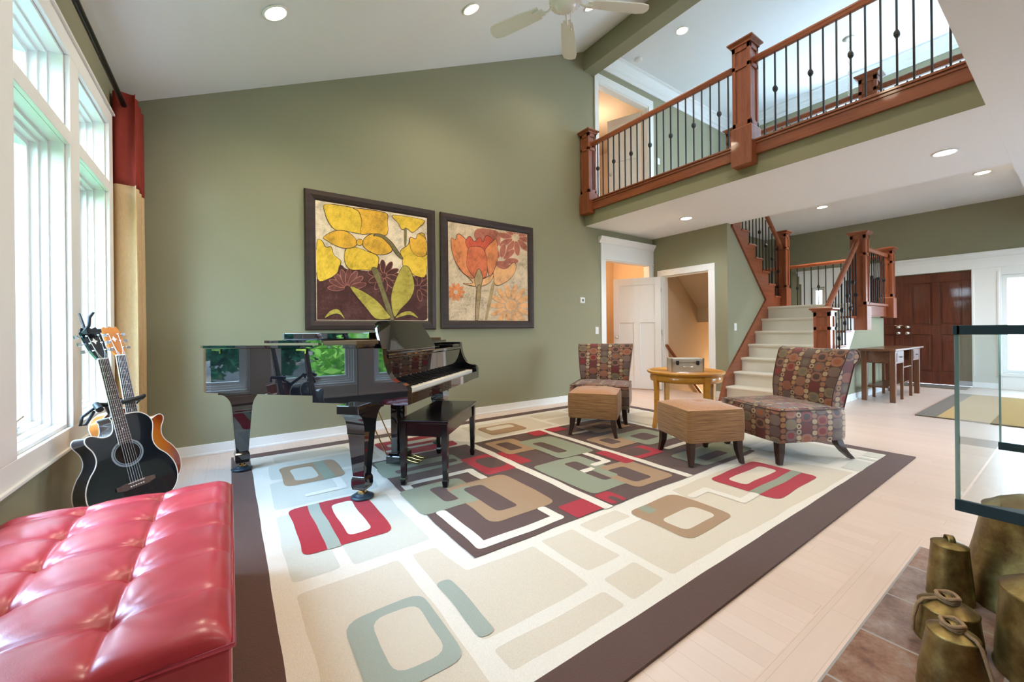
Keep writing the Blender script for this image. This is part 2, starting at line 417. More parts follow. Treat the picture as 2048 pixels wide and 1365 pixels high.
PAINT1=[('maroon', 0, [(0.003, 0.425), (0.111, 0.452), (0.161, 0.503), (0.238, 0.59), (0.29, 0.553), (0.395, 0.548), (0.559, 0.554), (0.644, 0.639), (0.877, 0.542), (1.094, 0.527), (1.214, 0.566), (1.208, 0.009), (-0.001, -0.0)]), ('maroon', 0, [(0.683, 0.688), (0.703, 0.677), (0.717, 0.642), (0.721, 0.595), (0.712, 0.556), (0.695, 0.538), (0.675, 0.55), (0.661, 0.585), (0.657, 0.631), (0.666, 0.671)]), ('maroon', 0, [(0.794, 0.673), (0.803, 0.651), (0.793, 0.611), (0.768, 0.569), (0.737, 0.54), (0.714, 0.535), (0.705, 0.557), (0.715, 0.596), (0.74, 0.638), (0.77, 0.668)]), ('maroon', 0, [(0.87, 0.592), (0.864, 0.568), (0.832, 0.54), (0.787, 0.518), (0.747, 0.511), (0.727, 0.521), (0.733, 0.545), (0.764, 0.573), (0.808, 0.595), (0.849, 0.602)]), ('maroon', 0, [(0.879, 0.477), (0.86, 0.461), (0.819, 0.456), (0.772, 0.463), (0.738, 0.481), (0.728, 0.502), (0.747, 0.518), (0.787, 0.524), (0.834, 0.516), (0.869, 0.499)]), ('maroon', 0, [(0.818, 0.375), (0.794, 0.372), (0.759, 0.391), (0.729, 0.425), (0.713, 0.461), (0.718, 0.484), (0.742, 0.487), (0.775, 0.468), (0.806, 0.434), (0.823, 0.398)]), ('maroon', 0, [(0.711, 0.325), (0.691, 0.336), (0.677, 0.372), (0.674, 0.419), (0.682, 0.458), (0.7, 0.475), (0.719, 0.464), (0.734, 0.428), (0.737, 0.381), (0.729, 0.342)]), ('maroon', 0, [(0.602, 0.345), (0.594, 0.366), (0.604, 0.405), (0.628, 0.446), (0.657, 0.474), (0.68, 0.478), (0.689, 0.457), (0.679, 0.418), (0.654, 0.376), (0.625, 0.349)]), ('maroon', 0, [(0.531, 0.425), (0.537, 0.448), (0.567, 0.475), (0.609, 0.496), (0.648, 0.502), (0.668, 0.492), (0.662, 0.469), (0.631, 0.442), (0.589, 0.421), (0.551, 0.415)]), ('maroon', 0, [(0.523, 0.535), (0.54, 0.551), (0.579, 0.557), (0.623, 0.55), (0.657, 0.532), (0.666, 0.512), (0.648, 0.496), (0.609, 0.49), (0.565, 0.497), (0.532, 0.515)]), ('maroon', 0, [(1.025, 0.528), (1.046, 0.526), (1.072, 0.503), (1.094, 0.468), (1.102, 0.434), (1.094, 0.414), (1.073, 0.416), (1.047, 0.439), (1.025, 0.474), (1.017, 0.508)]), ('maroon', 0, [(1.14, 0.555), (1.155, 0.541), (1.158, 0.505), (1.15, 0.463), (1.133, 0.43), (1.114, 0.419), (1.1, 0.433), (1.096, 0.469), (1.104, 0.511), (1.121, 0.544)]), ('maroon', 0, [(1.244, 0.506), (1.244, 0.485), (1.222, 0.453), (1.187, 0.424), (1.152, 0.407), (1.131, 0.41), (1.131, 0.431), (1.152, 0.462), (1.187, 0.492), (1.222, 0.508)]), ('maroon', 0, [(1.285, 0.401), (1.27, 0.384), (1.233, 0.372), (1.187, 0.369), (1.151, 0.378), (1.137, 0.393), (1.151, 0.41), (1.188, 0.422), (1.233, 0.424), (1.27, 0.416)]), ('maroon', 0, [(1.242, 0.291), (1.219, 0.286), (1.185, 0.3), (1.15, 0.325), (1.13, 0.354), (1.13, 0.375), (1.152, 0.38), (1.187, 0.367), (1.221, 0.341), (1.242, 0.312)]), ('maroon', 0, [(1.137, 0.231), (1.118, 0.24), (1.102, 0.272), (1.094, 0.313), (1.099, 0.348), (1.113, 0.365), (1.132, 0.356), (1.148, 0.324), (1.156, 0.283), (1.151, 0.247)]), ('plum', 0, [(0.107, 0.335), (0.123, 0.353), (0.164, 0.367), (0.215, 0.369), (0.256, 0.361), (0.272, 0.344), (0.256, 0.326), (0.214, 0.313), (0.163, 0.31), (0.123, 0.319)]), ('plum', 0, [(0.124, 0.419), (0.145, 0.43), (0.187, 0.424), (0.233, 0.405), (0.267, 0.379), (0.275, 0.356), (0.253, 0.346), (0.211, 0.352), (0.165, 0.371), (0.132, 0.397)]), ('plum', 0, [(0.172, 0.491), (0.194, 0.492), (0.229, 0.469), (0.263, 0.431), (0.284, 0.392), (0.282, 0.367), (0.258, 0.366), (0.223, 0.39), (0.189, 0.428), (0.17, 0.467)]), ('plum', 0, [(0.242, 0.539), (0.262, 0.53), (0.285, 0.493), (0.3, 0.442), (0.303, 0.396), (0.292, 0.374), (0.271, 0.383), (0.249, 0.421), (0.233, 0.472), (0.231, 0.517)]), ('plum', 0, [(0.323, 0.555), (0.338, 0.537), (0.344, 0.492), (0.338, 0.436), (0.323, 0.392), (0.304, 0.376), (0.289, 0.394), (0.283, 0.439), (0.289, 0.494), (0.305, 0.538)]), ('plum', 0, [(0.403, 0.534), (0.409, 0.511), (0.396, 0.465), (0.369, 0.415), (0.338, 0.38), (0.315, 0.373), (0.309, 0.396), (0.322, 0.441), (0.348, 0.491), (0.379, 0.527)]), ('plum', 0, [(0.466, 0.48), (0.462, 0.455), (0.432, 0.417), (0.388, 0.381), (0.347, 0.362), (0.324, 0.365), (0.327, 0.389), (0.356, 0.426), (0.4, 0.462), (0.442, 0.482)]), ('plum', 0, [(0.5, 0.401), (0.487, 0.378), (0.446, 0.356), (0.393, 0.341), (0.348, 0.34), (0.329, 0.353), (0.341, 0.375), (0.382, 0.398), (0.434, 0.412), (0.48, 0.414)]), ('yellow', 1, [(0.096, 1.217), (0.087, 1.125), (0.117, 1.036), (0.178, 0.964), (0.268, 0.962), (0.399, 0.952), (0.453, 0.959), (0.461, 1.086), (0.428, 1.193), (0.382, 1.225)]), ('amber', 1, [(0.382, 1.225), (0.722, 1.226), (0.743, 1.128), (0.752, 1.027), (0.712, 0.964), (0.563, 0.966), (0.446, 0.951), (0.461, 1.086), (0.428, 1.193)]), ('yellow', 1, [(0.292, 0.766), (0.384, 0.797), (0.505, 0.768), (0.631, 0.724), (0.637, 0.639), (0.601, 0.571), (0.449, 0.552), (0.329, 0.55), (0.277, 0.635)]), ('amber', 1, [(0.068, 0.862), (0.14, 0.925), (0.216, 0.958), (0.307, 0.954), (0.398, 0.882), (0.391, 0.805), (0.279, 0.772), (0.177, 0.794), (0.115, 0.828)]), ('amber', 1, [(0.479, 0.892), (0.549, 0.957), (0.647, 0.97), (0.733, 0.923), (0.798, 0.814), (0.732, 0.756), (0.631, 0.739), (0.533, 0.771), (0.472, 0.821)]), ('amber', 2, [(0.471, 0.86), (0.467, 0.844), (0.457, 0.83), (0.443, 0.821), (0.427, 0.82), (0.413, 0.825), (0.404, 0.837), (0.401, 0.852), (0.404, 0.868), (0.414, 0.882), (0.428, 0.891), (0.444, 0.892), (0.458, 0.887), (0.467, 0.876)]), ('yellow', 2, [(0.007, 0.808), (0.059, 0.821), (0.089, 0.764), (0.145, 0.771), (0.169, 0.692), (0.239, 0.631), (0.219, 0.561), (0.199, 0.499), (0.111, 0.432), (0.007, 0.425)]), ('yellow', 2, [(0.895, 0.81), (0.988, 0.894), (1.012, 0.98), (1.083, 0.973), (1.116, 1.038), (1.204, 1.011), (1.211, 0.566), (1.094, 0.527), (1.016, 0.567), (0.924, 0.634), (0.917, 0.723)]), ('amber', 1, [(1.012, 0.98), (1.083, 0.973), (1.116, 1.038), (1.209, 0.981), (1.21, 0.797), (1.097, 0.77), (1.019, 0.845)]), ('yellow', 1, [(0.81, 1.214), (1.166, 1.215), (1.181, 1.169), (1.133, 1.124), (1.084, 1.072), (1.037, 1.043), (0.975, 1.08), (0.913, 1.064), (0.869, 1.132)]), ('olive', 0, [(0.941, 1.068), (0.972, 1.072), (0.965, 0.892), (0.942, 0.882)]), ('olive', 1, [(0.584, 0.948), (0.633, 0.975), (0.705, 0.963), (0.792, 0.901), (0.865, 0.806), (0.925, 0.724), (0.894, 0.721), (0.835, 0.774), (0.762, 0.868), (0.676, 0.938)]), ('olive', 1, [(0.559, 0.568), (0.629, 0.574), (0.699, 0.37), (0.812, 0.024), (0.753, 0.023), (0.641, 0.366)]), ('leaf', 1, [(0.909, 0.618), (1.001, 0.611), (1.061, 0.419), (1.013, 0.266), (0.888, 0.128), (0.812, 0.038), (0.777, 0.213), (0.801, 0.375)]), ('leaf', 1, [(0.327, 0.357), (0.446, 0.328), (0.611, 0.222), (0.725, 0.095), (0.768, 0.023), (0.609, 0.013), (0.499, 0.133)]), ('leaf', 1, [(0.07, 0.016), (0.132, 0.098), (0.208, 0.113), (0.259, 0.046), (0.271, 0.01), (0.22, 0.059), (0.157, 0.058)]), ('leaf', 1, [(0.827, 0.024), (0.903, 0.091), (1.011, 0.108), (1.105, 0.027), (0.995, 0.063)])]
PAINT2=[('rust', 0, [(1.351, 1.157), (1.32, 1.133), (1.251, 1.119), (1.172, 1.12), (1.112, 1.137), (1.094, 1.162), (1.123, 1.186), (1.19, 1.2), (1.27, 1.199), (1.331, 1.183)]), ('rust', 0, [(1.253, 1.003), (1.214, 0.996), (1.155, 1.017), (1.101, 1.057), (1.07, 1.101), (1.075, 1.132), (1.114, 1.14), (1.172, 1.12), (1.227, 1.08), (1.258, 1.035)]), ('rust', 0, [(1.074, 0.915), (1.041, 0.928), (1.015, 0.974), (1.005, 1.035), (1.015, 1.089), (1.041, 1.115), (1.074, 1.103), (1.1, 1.057), (1.11, 0.995), (1.1, 0.941)]), ('rust', 0, [(0.886, 0.923), (0.872, 0.95), (0.885, 1.003), (0.921, 1.062), (0.967, 1.105), (1.004, 1.116), (1.018, 1.089), (1.004, 1.035), (0.967, 0.976), (0.922, 0.933)]), ('rust', 0, [(0.758, 1.02), (0.767, 1.051), (0.813, 1.091), (0.881, 1.127), (0.944, 1.143), (0.978, 1.135), (0.969, 1.103), (0.921, 1.062), (0.853, 1.027), (0.791, 1.011)]), ('rust', 0, [(0.735, 1.169), (0.762, 1.192), (0.824, 1.206), (0.898, 1.205), (0.955, 1.189), (0.973, 1.164), (0.945, 1.141), (0.881, 1.127), (0.807, 1.129), (0.752, 1.145)]), ('rust', 0, [(0.823, 1.316), (0.859, 1.324), (0.914, 1.306), (0.967, 1.268), (0.996, 1.225), (0.991, 1.194), (0.954, 1.186), (0.898, 1.205), (0.847, 1.243), (0.818, 1.285)]), ('rust', 0, [(0.993, 1.409), (1.025, 1.398), (1.052, 1.353), (1.062, 1.292), (1.052, 1.238), (1.025, 1.211), (0.993, 1.223), (0.967, 1.268), (0.957, 1.329), (0.967, 1.383)]), ('rust', 0, [(1.185, 1.41), (1.2, 1.383), (1.186, 1.328), (1.148, 1.267), (1.1, 1.222), (1.063, 1.211), (1.048, 1.238), (1.062, 1.292), (1.1, 1.353), (1.147, 1.399)]), ('rust', 0, [(1.324, 1.314), (1.315, 1.282), (1.263, 1.238), (1.19, 1.201), (1.124, 1.183), (1.089, 1.192), (1.098, 1.224), (1.148, 1.266), (1.22, 1.304), (1.288, 1.323)]), ('rust', 0, [(1.08, 0.838), (1.056, 0.811), (0.996, 0.79), (0.922, 0.784), (0.864, 0.794), (0.842, 0.816), (0.865, 0.843), (0.923, 0.864), (0.997, 0.871), (1.057, 0.861)]), ('rust', 0, [(1.007, 0.674), (0.97, 0.664), (0.912, 0.679), (0.858, 0.713), (0.826, 0.753), (0.828, 0.784), (0.864, 0.794), (0.921, 0.78), (0.976, 0.746), (1.009, 0.705)]), ('rust', 0, [(0.831, 0.578), (0.798, 0.59), (0.771, 0.632), (0.759, 0.69), (0.768, 0.74), (0.793, 0.764), (0.826, 0.753), (0.854, 0.711), (0.865, 0.653), (0.857, 0.603)]), ('rust', 0, [(0.64, 0.594), (0.626, 0.62), (0.639, 0.669), (0.674, 0.723), (0.718, 0.76), (0.754, 0.766), (0.768, 0.74), (0.755, 0.69), (0.719, 0.636), (0.675, 0.6)]), ('rust', 0, [(0.52, 0.707), (0.531, 0.737), (0.576, 0.771), (0.641, 0.796), (0.699, 0.804), (0.729, 0.79), (0.718, 0.76), (0.671, 0.725), (0.607, 0.7), (0.549, 0.693)]), ('rust', 0, [(0.522, 0.867), (0.552, 0.886), (0.609, 0.89), (0.673, 0.876), (0.72, 0.851), (0.73, 0.823), (0.699, 0.803), (0.641, 0.8), (0.577, 0.814), (0.532, 0.839)]), ('rust', 0, [(0.645, 1.003), (0.68, 1.003), (0.723, 0.975), (0.758, 0.927), (0.77, 0.88), (0.755, 0.85), (0.719, 0.85), (0.676, 0.88), (0.642, 0.927), (0.63, 0.974)]), ('rust', 0, [(0.837, 1.053), (0.862, 1.034), (0.869, 0.984), (0.856, 0.924), (0.827, 0.877), (0.794, 0.86), (0.77, 0.88), (0.762, 0.928), (0.775, 0.988), (0.804, 1.035)]), ('rust', 0, [(1.011, 0.989), (1.013, 0.958), (0.978, 0.912), (0.922, 0.868), (0.865, 0.843), (0.829, 0.847), (0.827, 0.877), (0.86, 0.923), (0.916, 0.967), (0.974, 0.993)]), ('rust', 0, [(0.429, 1.205), (0.747, 1.205), (0.745, 1.015), (0.504, 1.021), (0.37, 1.089)]), ('orange', 0, [(0.225, 0.36), (0.215, 0.347), (0.189, 0.338), (0.157, 0.337), (0.132, 0.343), (0.122, 0.355), (0.132, 0.368), (0.158, 0.377), (0.189, 0.378), (0.215, 0.372)]), ('orange', 0, [(0.198, 0.29), (0.182, 0.284), (0.157, 0.29), (0.132, 0.306), (0.116, 0.324), (0.117, 0.34), (0.133, 0.345), (0.158, 0.339), (0.184, 0.324), (0.199, 0.305)]), ('orange', 0, [(0.132, 0.245), (0.116, 0.249), (0.101, 0.267), (0.092, 0.293), (0.092, 0.317), (0.102, 0.33), (0.118, 0.326), (0.134, 0.307), (0.143, 0.281), (0.143, 0.257)]), ('orange', 0, [(0.053, 0.242), (0.043, 0.254), (0.043, 0.277), (0.053, 0.304), (0.069, 0.324), (0.085, 0.329), (0.095, 0.317), (0.095, 0.293), (0.085, 0.267), (0.069, 0.247)]), ('orange', 0, [(-0.01, 0.281), (-0.01, 0.296), (0.005, 0.316), (0.03, 0.333), (0.055, 0.342), (0.07, 0.337), (0.071, 0.322), (0.055, 0.302), (0.03, 0.285), (0.005, 0.277)]), ('orange', 0, [(-0.033, 0.348), (-0.024, 0.36), (0.001, 0.369), (0.031, 0.37), (0.056, 0.364), (0.065, 0.352), (0.056, 0.34), (0.031, 0.331), (0.0, 0.33), (-0.024, 0.336)]), ('orange', 0, [(-0.009, 0.416), (0.007, 0.422), (0.032, 0.416), (0.056, 0.401), (0.071, 0.383), (0.071, 0.368), (0.055, 0.362), (0.03, 0.368), (0.006, 0.383), (-0.009, 0.401)]), ('orange', 0, [(0.055, 0.462), (0.071, 0.458), (0.087, 0.44), (0.096, 0.414), (0.095, 0.39), (0.085, 0.378), (0.069, 0.381), (0.054, 0.4), (0.045, 0.425), (0.045, 0.449)]), ('orange', 0, [(0.135, 0.466), (0.145, 0.455), (0.145, 0.431), (0.135, 0.404), (0.119, 0.384), (0.103, 0.379), (0.093, 0.39), (0.093, 0.414), (0.103, 0.441), (0.119, 0.461)]), ('orange', 0, [(0.2, 0.428), (0.2, 0.412), (0.184, 0.392), (0.159, 0.374), (0.133, 0.366), (0.117, 0.37), (0.117, 0.385), (0.133, 0.405), (0.158, 0.423), (0.184, 0.432)]), ('peach', 0, [(1.33, 0.219), (1.303, 0.197), (1.234, 0.182), (1.15, 0.18), (1.083, 0.191), (1.058, 0.212), (1.084, 0.233), (1.151, 0.248), (1.235, 0.251), (1.303, 0.24)]), ('peach', 0, [(1.288, 0.082), (1.253, 0.071), (1.184, 0.082), (1.11, 0.11), (1.058, 0.144), (1.047, 0.171), (1.081, 0.182), (1.148, 0.172), (1.223, 0.145), (1.277, 0.11)]), ('peach', 0, [(1.178, -0.028), (1.142, -0.025), (1.088, 0.009), (1.038, 0.06), (1.01, 0.109), (1.015, 0.138), (1.05, 0.136), (1.104, 0.103), (1.155, 0.052), (1.183, 0.002)]), ('peach', 0, [(1.025, -0.087), (0.994, -0.072), (0.965, -0.023), (0.948, 0.04), (0.95, 0.095), (0.969, 0.12), (0.999, 0.105), (1.029, 0.056), (1.046, -0.008), (1.044, -0.063)]), ('peach', 0, [(0.86, -0.087), (0.842, -0.063), (0.842, -0.009), (0.86, 0.054), (0.889, 0.103), (0.919, 0.119), (0.938, 0.095), (0.938, 0.04), (0.92, -0.024), (0.89, -0.072)]), ('peach', 0, [(0.717, -0.03), (0.714, -0.002), (0.741, 0.047), (0.789, 0.098), (0.841, 0.132), (0.875, 0.135), (0.879, 0.107), (0.851, 0.057), (0.802, 0.006), (0.751, -0.027)]), ('peach', 0, [(0.622, 0.072), (0.632, 0.098), (0.681, 0.133), (0.75, 0.162), (0.813, 0.175), (0.845, 0.166), (0.834, 0.139), (0.784, 0.104), (0.714, 0.075), (0.653, 0.063)]), ('peach', 0, [(0.589, 0.198), (0.612, 0.219), (0.673, 0.233), (0.749, 0.236), (0.811, 0.225), (0.835, 0.205), (0.81, 0.184), (0.748, 0.17), (0.672, 0.168), (0.612, 0.179)]), ('peach', 0, [(0.624, 0.326), (0.656, 0.337), (0.717, 0.329), (0.786, 0.304), (0.835, 0.272), (0.846, 0.245), (0.813, 0.234), (0.751, 0.243), (0.683, 0.268), (0.635, 0.3)]), ('peach', 0, [(0.722, 0.434), (0.756, 0.433), (0.806, 0.402), (0.854, 0.354), (0.881, 0.306), (0.877, 0.278), (0.842, 0.279), (0.791, 0.31), (0.744, 0.358), (0.718, 0.405)]), ('peach', 0, [(0.866, 0.499), (0.896, 0.486), (0.925, 0.439), (0.942, 0.377), (0.941, 0.322), (0.921, 0.297), (0.892, 0.311), (0.863, 0.358), (0.846, 0.42), (0.847, 0.474)]), ('peach', 0, [(1.031, 0.509), (1.05, 0.486), (1.051, 0.431), (1.032, 0.366), (1.002, 0.315), (0.971, 0.299), (0.952, 0.322), (0.952, 0.377), (0.97, 0.442), (1.0, 0.492)]), ('peach', 0, [(1.184, 0.459), (1.188, 0.43), (1.158, 0.378), (1.106, 0.323), (1.052, 0.287), (1.016, 0.283), (1.012, 0.312), (1.041, 0.363), (1.092, 0.417), (1.147, 0.454)]), ('peach', 0, [(1.291, 0.355), (1.279, 0.326), (1.224, 0.289), (1.149, 0.257), (1.081, 0.243), (1.047, 0.252), (1.059, 0.28), (1.112, 0.317), (1.187, 0.349), (1.256, 0.364)]), ('peach', 0, [(1.045, 0.211), (1.035, 0.175), (1.006, 0.146), (0.966, 0.13), (0.922, 0.129), (0.883, 0.144), (0.856, 0.171), (0.847, 0.206), (0.857, 0.241), (0.885, 0.27), (0.924, 0.287), (0.968, 0.288), (1.008, 0.274), (1.036, 0.247)]), ('peach', 1, [(0.66, 0.783), (0.741, 0.721), (0.866, 0.714), (0.996, 0.813), (1.039, 0.745), (0.972, 0.616), (0.843, 0.52), (0.697, 0.477), (0.658, 0.628)]), ('rust', 0, [(0.66, 0.783), (0.741, 0.721), (0.866, 0.714), (0.91, 0.787), (0.826, 0.815)]), ('stem', 0, [(0.637, 0.49), (0.677, 0.475), (0.551, 0.004), (0.521, 0.004)]), ('peach', 1, [(0.142, 0.655), (0.27, 0.616), (0.364, 0.557), (0.498, 0.549), (0.658, 0.628), (0.617, 0.523), (0.517, 0.466), (0.4, 0.44), (0.195, 0.472), (0.344, 0.49)]), ('orange', 1, [(0.036, 1.031), (0.092, 1.014), (0.138, 1.1), (0.266, 1.018), (0.348, 0.838), (0.364, 0.557), (0.214, 0.596), (0.107, 0.717), (0.046, 0.872)]), ('red', 1, [(0.238, 1.007), (0.304, 1.089), (0.369, 1.03), (0.447, 1.09), (0.504, 1.038), (0.555, 1.132), (0.664, 1.083), (0.662, 0.937), (0.503, 0.92), (0.311, 0.9)]), ('orange', 1, [(0.664, 1.074), (0.715, 1.089), (0.733, 0.875), (0.68, 0.699), (0.598, 0.59), (0.55, 0.773), (0.522, 0.922)]), ('redorange', 1, [(0.283, 0.93), (0.368, 0.964), (0.464, 0.966), (0.532, 0.906), (0.56, 0.757), (0.538, 0.577), (0.373, 0.558), (0.262, 0.681), (0.258, 0.812)]), ('stem', 1, [(0.432, 0.679), (0.489, 0.582), (0.478, 0.498), (0.438, 0.378), (0.372, 0.475), (0.373, 0.574)]), ('stem', 1, [(0.4, 0.41), (0.458, 0.429), (0.414, 0.003), (0.376, 0.003)])]
# ------------------------------------------------------------------ the room (metres; X along the picture wall, Y towards it, Z up)
XW, YB, XL, ZS = -.72, 4.615, 4.676, 2.77      # window wall, picture wall, loft edge, loft soffit
YC = .43                                        # where the high vault ends and the flat ceiling begins
FL2, ZC2 = 3.15, 5.68                           # loft floor and loft ceiling
XF, XE, ZF = 11.0, 6.56, 3.31                   # front-door wall, far edge of the loft, foyer ceiling
vz = lambda x: 3.378 + .468*x

def wall(name, axis, c0, c1, a0, a1, z0, z1, holes, mat, a_is='Y'):
    """wall of thickness c0..c1 on the given axis; holes are (a0,a1,z0,z1)"""
    As = sorted({a0, a1, *[h[0] for h in holes], *[h[1] for h in holes]}); Zs = sorted({z0, z1, *[h[2] for h in holes], *[h[3] for h in holes]})
    As = [a for a in As if a0 <= a <= a1]; Zs = [z for z in Zs if z0 <= z <= z1]
    b = MB()
    for i in range(len(As)-1):
        for j in range(len(Zs)-1):
            am, zm = (As[i]+As[i+1])/2, (Zs[j]+Zs[j+1])/2
            if any(h[0] < am < h[1] and h[2] < zm < h[3] for h in holes): continue
            if axis == 'X': b.box(c0, c1, As[i], As[i+1], Zs[j], Zs[j+1])
            else: b.box(As[i], As[i+1], c0, c1, Zs[j], Zs[j+1])
    return struct(b.build(name, mat, fixn=False))

WIN = [(1.59, 2.29), (2.45, 3.15), (3.31, 4.01)]
WZ0, WZ1 = .61, 2.62
wall('wall_left', 'X', XW-.16, XW, -3, YB+.12, 0, 3.05, [(a, b, WZ0, WZ1) for a, b in WIN], M['wall'])
# picture wall: gable part, then the part beside and above the back doorway, then the loft part
b = MB()
b.prism([(XW, 0), (XL+.26, 0), (XL+.26, vz(XL+.26)), (XW, vz(XW))], (0, YB, 0), (1,0,0), (0,0,1), (0,.12,0))
struct(b.build('wall_back', M['wall']))
wall('wall_back_hall', 'Y', YB, YB+.12, XL+.26, 9.47, 0, ZC2, [(5.14, 6.35, 0, 2.29), (5.01, 6.34, FL2, 5.20)], M["wall"])
wall('wall_back_foyer', 'Y', YB, YB+.12, 9.47, XF, 0, ZF+.1, [], M['wall'])
wall('wall_rear', 'Y', -3.12, -3.0, XW-.16, XF, 0, ZS, [(5.7, 7.5, .3, 2.45), (8.1, 9.9, 1.0, 2.45)], M['wall'])
wall('wall_upper', 'Y', YC-.12, YC, XW-.16, XF, ZS+.06, 5.9, [], M['ceil'])
SIDE = [(.28, .85, .285, 1.99), (3.39, 3.63, .285, 2.02)]
wall('wall_front', 'X', XF, XF+.15, -3, YB+.12, 0, ZF+.1, SIDE + [(1.195, 3.02, 0, 2.12)], M['wall'])
wall('wall_front_loft', 'X', 9.35, 9.47, YC, YB, ZF+.02, ZC2, [(.7, 3.0, 3.6, 5.22)], M['wall'])
# floor boards, with the stair well to the lower floor left open
b = MB()
for x0, x1, y0, y1 in ((XW, 6.62, -3, YB+.12), (6.62, 9.4, -3, 3.36), (9.4, XF, -3, YB+.12), (4.9, 7.4, YB+.12, 7.0)):
    b.box(x0, x1, y0, y1, -.08, 0)
struct(b.build('floor', M['floor'], fixn=False))
# plank border laid around the hearth
b = MB(); b.box(-.2, 2.93, .487, .545, -.004, .0012); b.box(-.2, 2.93, .545, .605, -.004, .0012); b.box(-.2, 2.93, .6, .606, -.004, .0016)
struct(b.build('trim_1', M['floor_border'], fixn=False))
b = MB(); b.box(-.2, 2.815, -.9, .487, -.004, .002)
struct(b.build('hearth_floor', M['tile'], fixn=False))
# ceilings
b = MB()
b.prism([(XW-.16, vz(XW-.16)), (XL+.01, vz(XL+.01)), (XL+.01, vz(XL+.01)+.12), (XW-.16, vz(XW-.16)+.12)], (0, YC-.12, 0), (1,0,0), (0,0,1), (0, YB-YC+.24, 0))
struct(b.build('ceiling_vault', M['ceil']))
b = MB(); b.box(XW-.16, XL, -3.12, YC-.0005, ZS, ZS+.1); b.box(XL, XF+.15, -3.12, YC-.0005, ZS, ZS+.1)
struct(b.build('ceiling_flat', M['ceil'], fixn=False))
b = MB(); b.box(4.90, 9.47, YC-.1, YB+.12, ZC2, ZC2+.1)
struct(b.build('ceiling_loft', M['ceil'], fixn=False))
b = MB()
b.box(XE, XF+.15, YC, 3.2, ZF, ZF+.03); b.box(8.3, XF+.15, 3.2, YB+.12, ZF, ZF+.03)
struct(b.build('ceiling_foyer', M['ceil'], fixn=False))
# drop beam between vault and loft
b = MB(); b.box(XL+.01, 4.914, YC, YB, 5.26, 5.90)
struct(b.build('ceiling_beam', M['wall'], fixn=False))
# loft floor slab: white soffit below, sage fascia in front, carpet on top
b = MB(); b.box(XL+.004, XE, YC, YB, ZS, FL2-.02, 0)
struct(b.build('ceiling_soffit', M['ceil'], fixn=False))
b = MB(); b.box(XL, XL+.006, YC, YB, ZS, FL2-.02, 0); struct(b.build('trim_2', M['wall'], fixn=False))
b = MB(); b.box(XL+.02, XE, YC, YB, FL2-.02, FL2, 0); struct(b.build('floor_loft', M['carpet'], fixn=False))

# window wall: one flat white surround, then three deep two-light windows
b = MB(); t = .022
b.box(XW, XW+t, 1.43, 4.12, .51, WZ0); b.box(XW, XW+t, 1.43, 4.12, WZ1, 2.73)
for y0, y1 in ((1.43, 1.59), (2.29, 2.45), (3.15, 3.31), (4.01, 4.12)): b.box(XW, XW+t, y0, y1, WZ0, WZ1)
b.box(XW, XW+t+.012, 1.42, 4.13, .50, .515); b.box(XW, XW+t+.014, 1.42, 4.13, 2.722, 2.738)
for y0, y1 in WIN:  b.box(XW, XW+t, y0, y1, 2.13, 2.205)
struct(b.build('trim_3', M['white'], bevel=.003))
for i, (y0, y1) in enumerate(WIN):
    b = MB(); D = .16; j = .018
    b.box(XW-D, XW, y0, y0+j, WZ0, WZ1); b.box(XW-D, XW, y1-j, y1, WZ0, WZ1)
    b.box(XW-D, XW, y0+j, y1-j, WZ0, WZ0+j); b.box(XW-D, XW, y0+j, y1-j, WZ1-j, WZ1)
    b.box(XW-D, XW-.001, y0+j, y1-j, 2.13, 2.205)
    # stepped stops
    for (z0, z1) in ((WZ0+j, 2.13), (2.205, WZ1-j)):
        for k, (xa, w) in enumerate(((.055, .016), (.085, .034), (.115, .060))):
            xb = .16
            b.box(XW-xb, XW-xa, y0+j, y0+j+w, z0, z1); b.box(XW-xb, XW-xa, y1-j-w, y1-j, z0, z1)
            b.box(XW-xb, XW-xa, y0+j+w, y1-j-w, z0, z0+w); b.box(XW-xb, XW-xa, y0+j+w, y1-j-w, z1-w, z1)
    w_ = struct(b.build('window_%d' % (i+1), M['white'], fixn=False))
    for (z0, z1) in ((WZ0+j+.06, 2.07), (2.265, WZ1-j-.06)):
        g = MB(); g.box(XW-.140, XW-.136, y0+j+.055, y1-j-.055, z0-.005, z1+.005)
        g.build('window_pane', M['glass'], w_, fixn=False)
    h = MB(); h.box(XW-.105, XW-.085, (y0+y1)/2-.05, (y0+y1)/2+.05, WZ0+.055, WZ0+.07)
    h.tube([(XW-.09, (y0+y1)/2, WZ0+.07), (XW-.085, (y0+y1)/2+.01, WZ0+.10), (XW-.075, (y0+y1)/2+.05, WZ0+.115)], .006)
    h.build('window_crank', M['nickel'], w_)

# windows of the rear wall and the loft, seen only as light and reflections
def simple_window(name, axis, c, a0, a1, z0, z1, nx=2):
    b = MB(); f = .06
    def bx(o, p, q, r, s, th=.05):
        if axis == 'Y': o.box(p, q, c-th, c+th, r, s)
        else: o.box(c-th, c+th, p, q, r, s)
    bx(b, a0, a0+f, z0, z1); bx(b, a1-f, a1, z0, z1); bx(b, a0+f, a1-f, z0, z0+f); bx(b, a0+f, a1-f, z1-f, z1)
    for k in range(1, nx): x = a0+(a1-a0)*k/nx; bx(b, x-f/2, x+f/2, z0+f, z1-f)
    w_ = struct(b.build(name, M['white'], fixn=False))
    for k in range(nx):
        g = MB(); xa = a0+f if k == 0 else a0+(a1-a0)*k/nx+f/2; xb = a1-f if k == nx-1 else a0+(a1-a0)*(k+1)/nx-f/2
        bx(g, xa, xb, z0+f, z1-f, .002); g.build('window_pane', M['glass'], w_, fixn=False)
    return w_
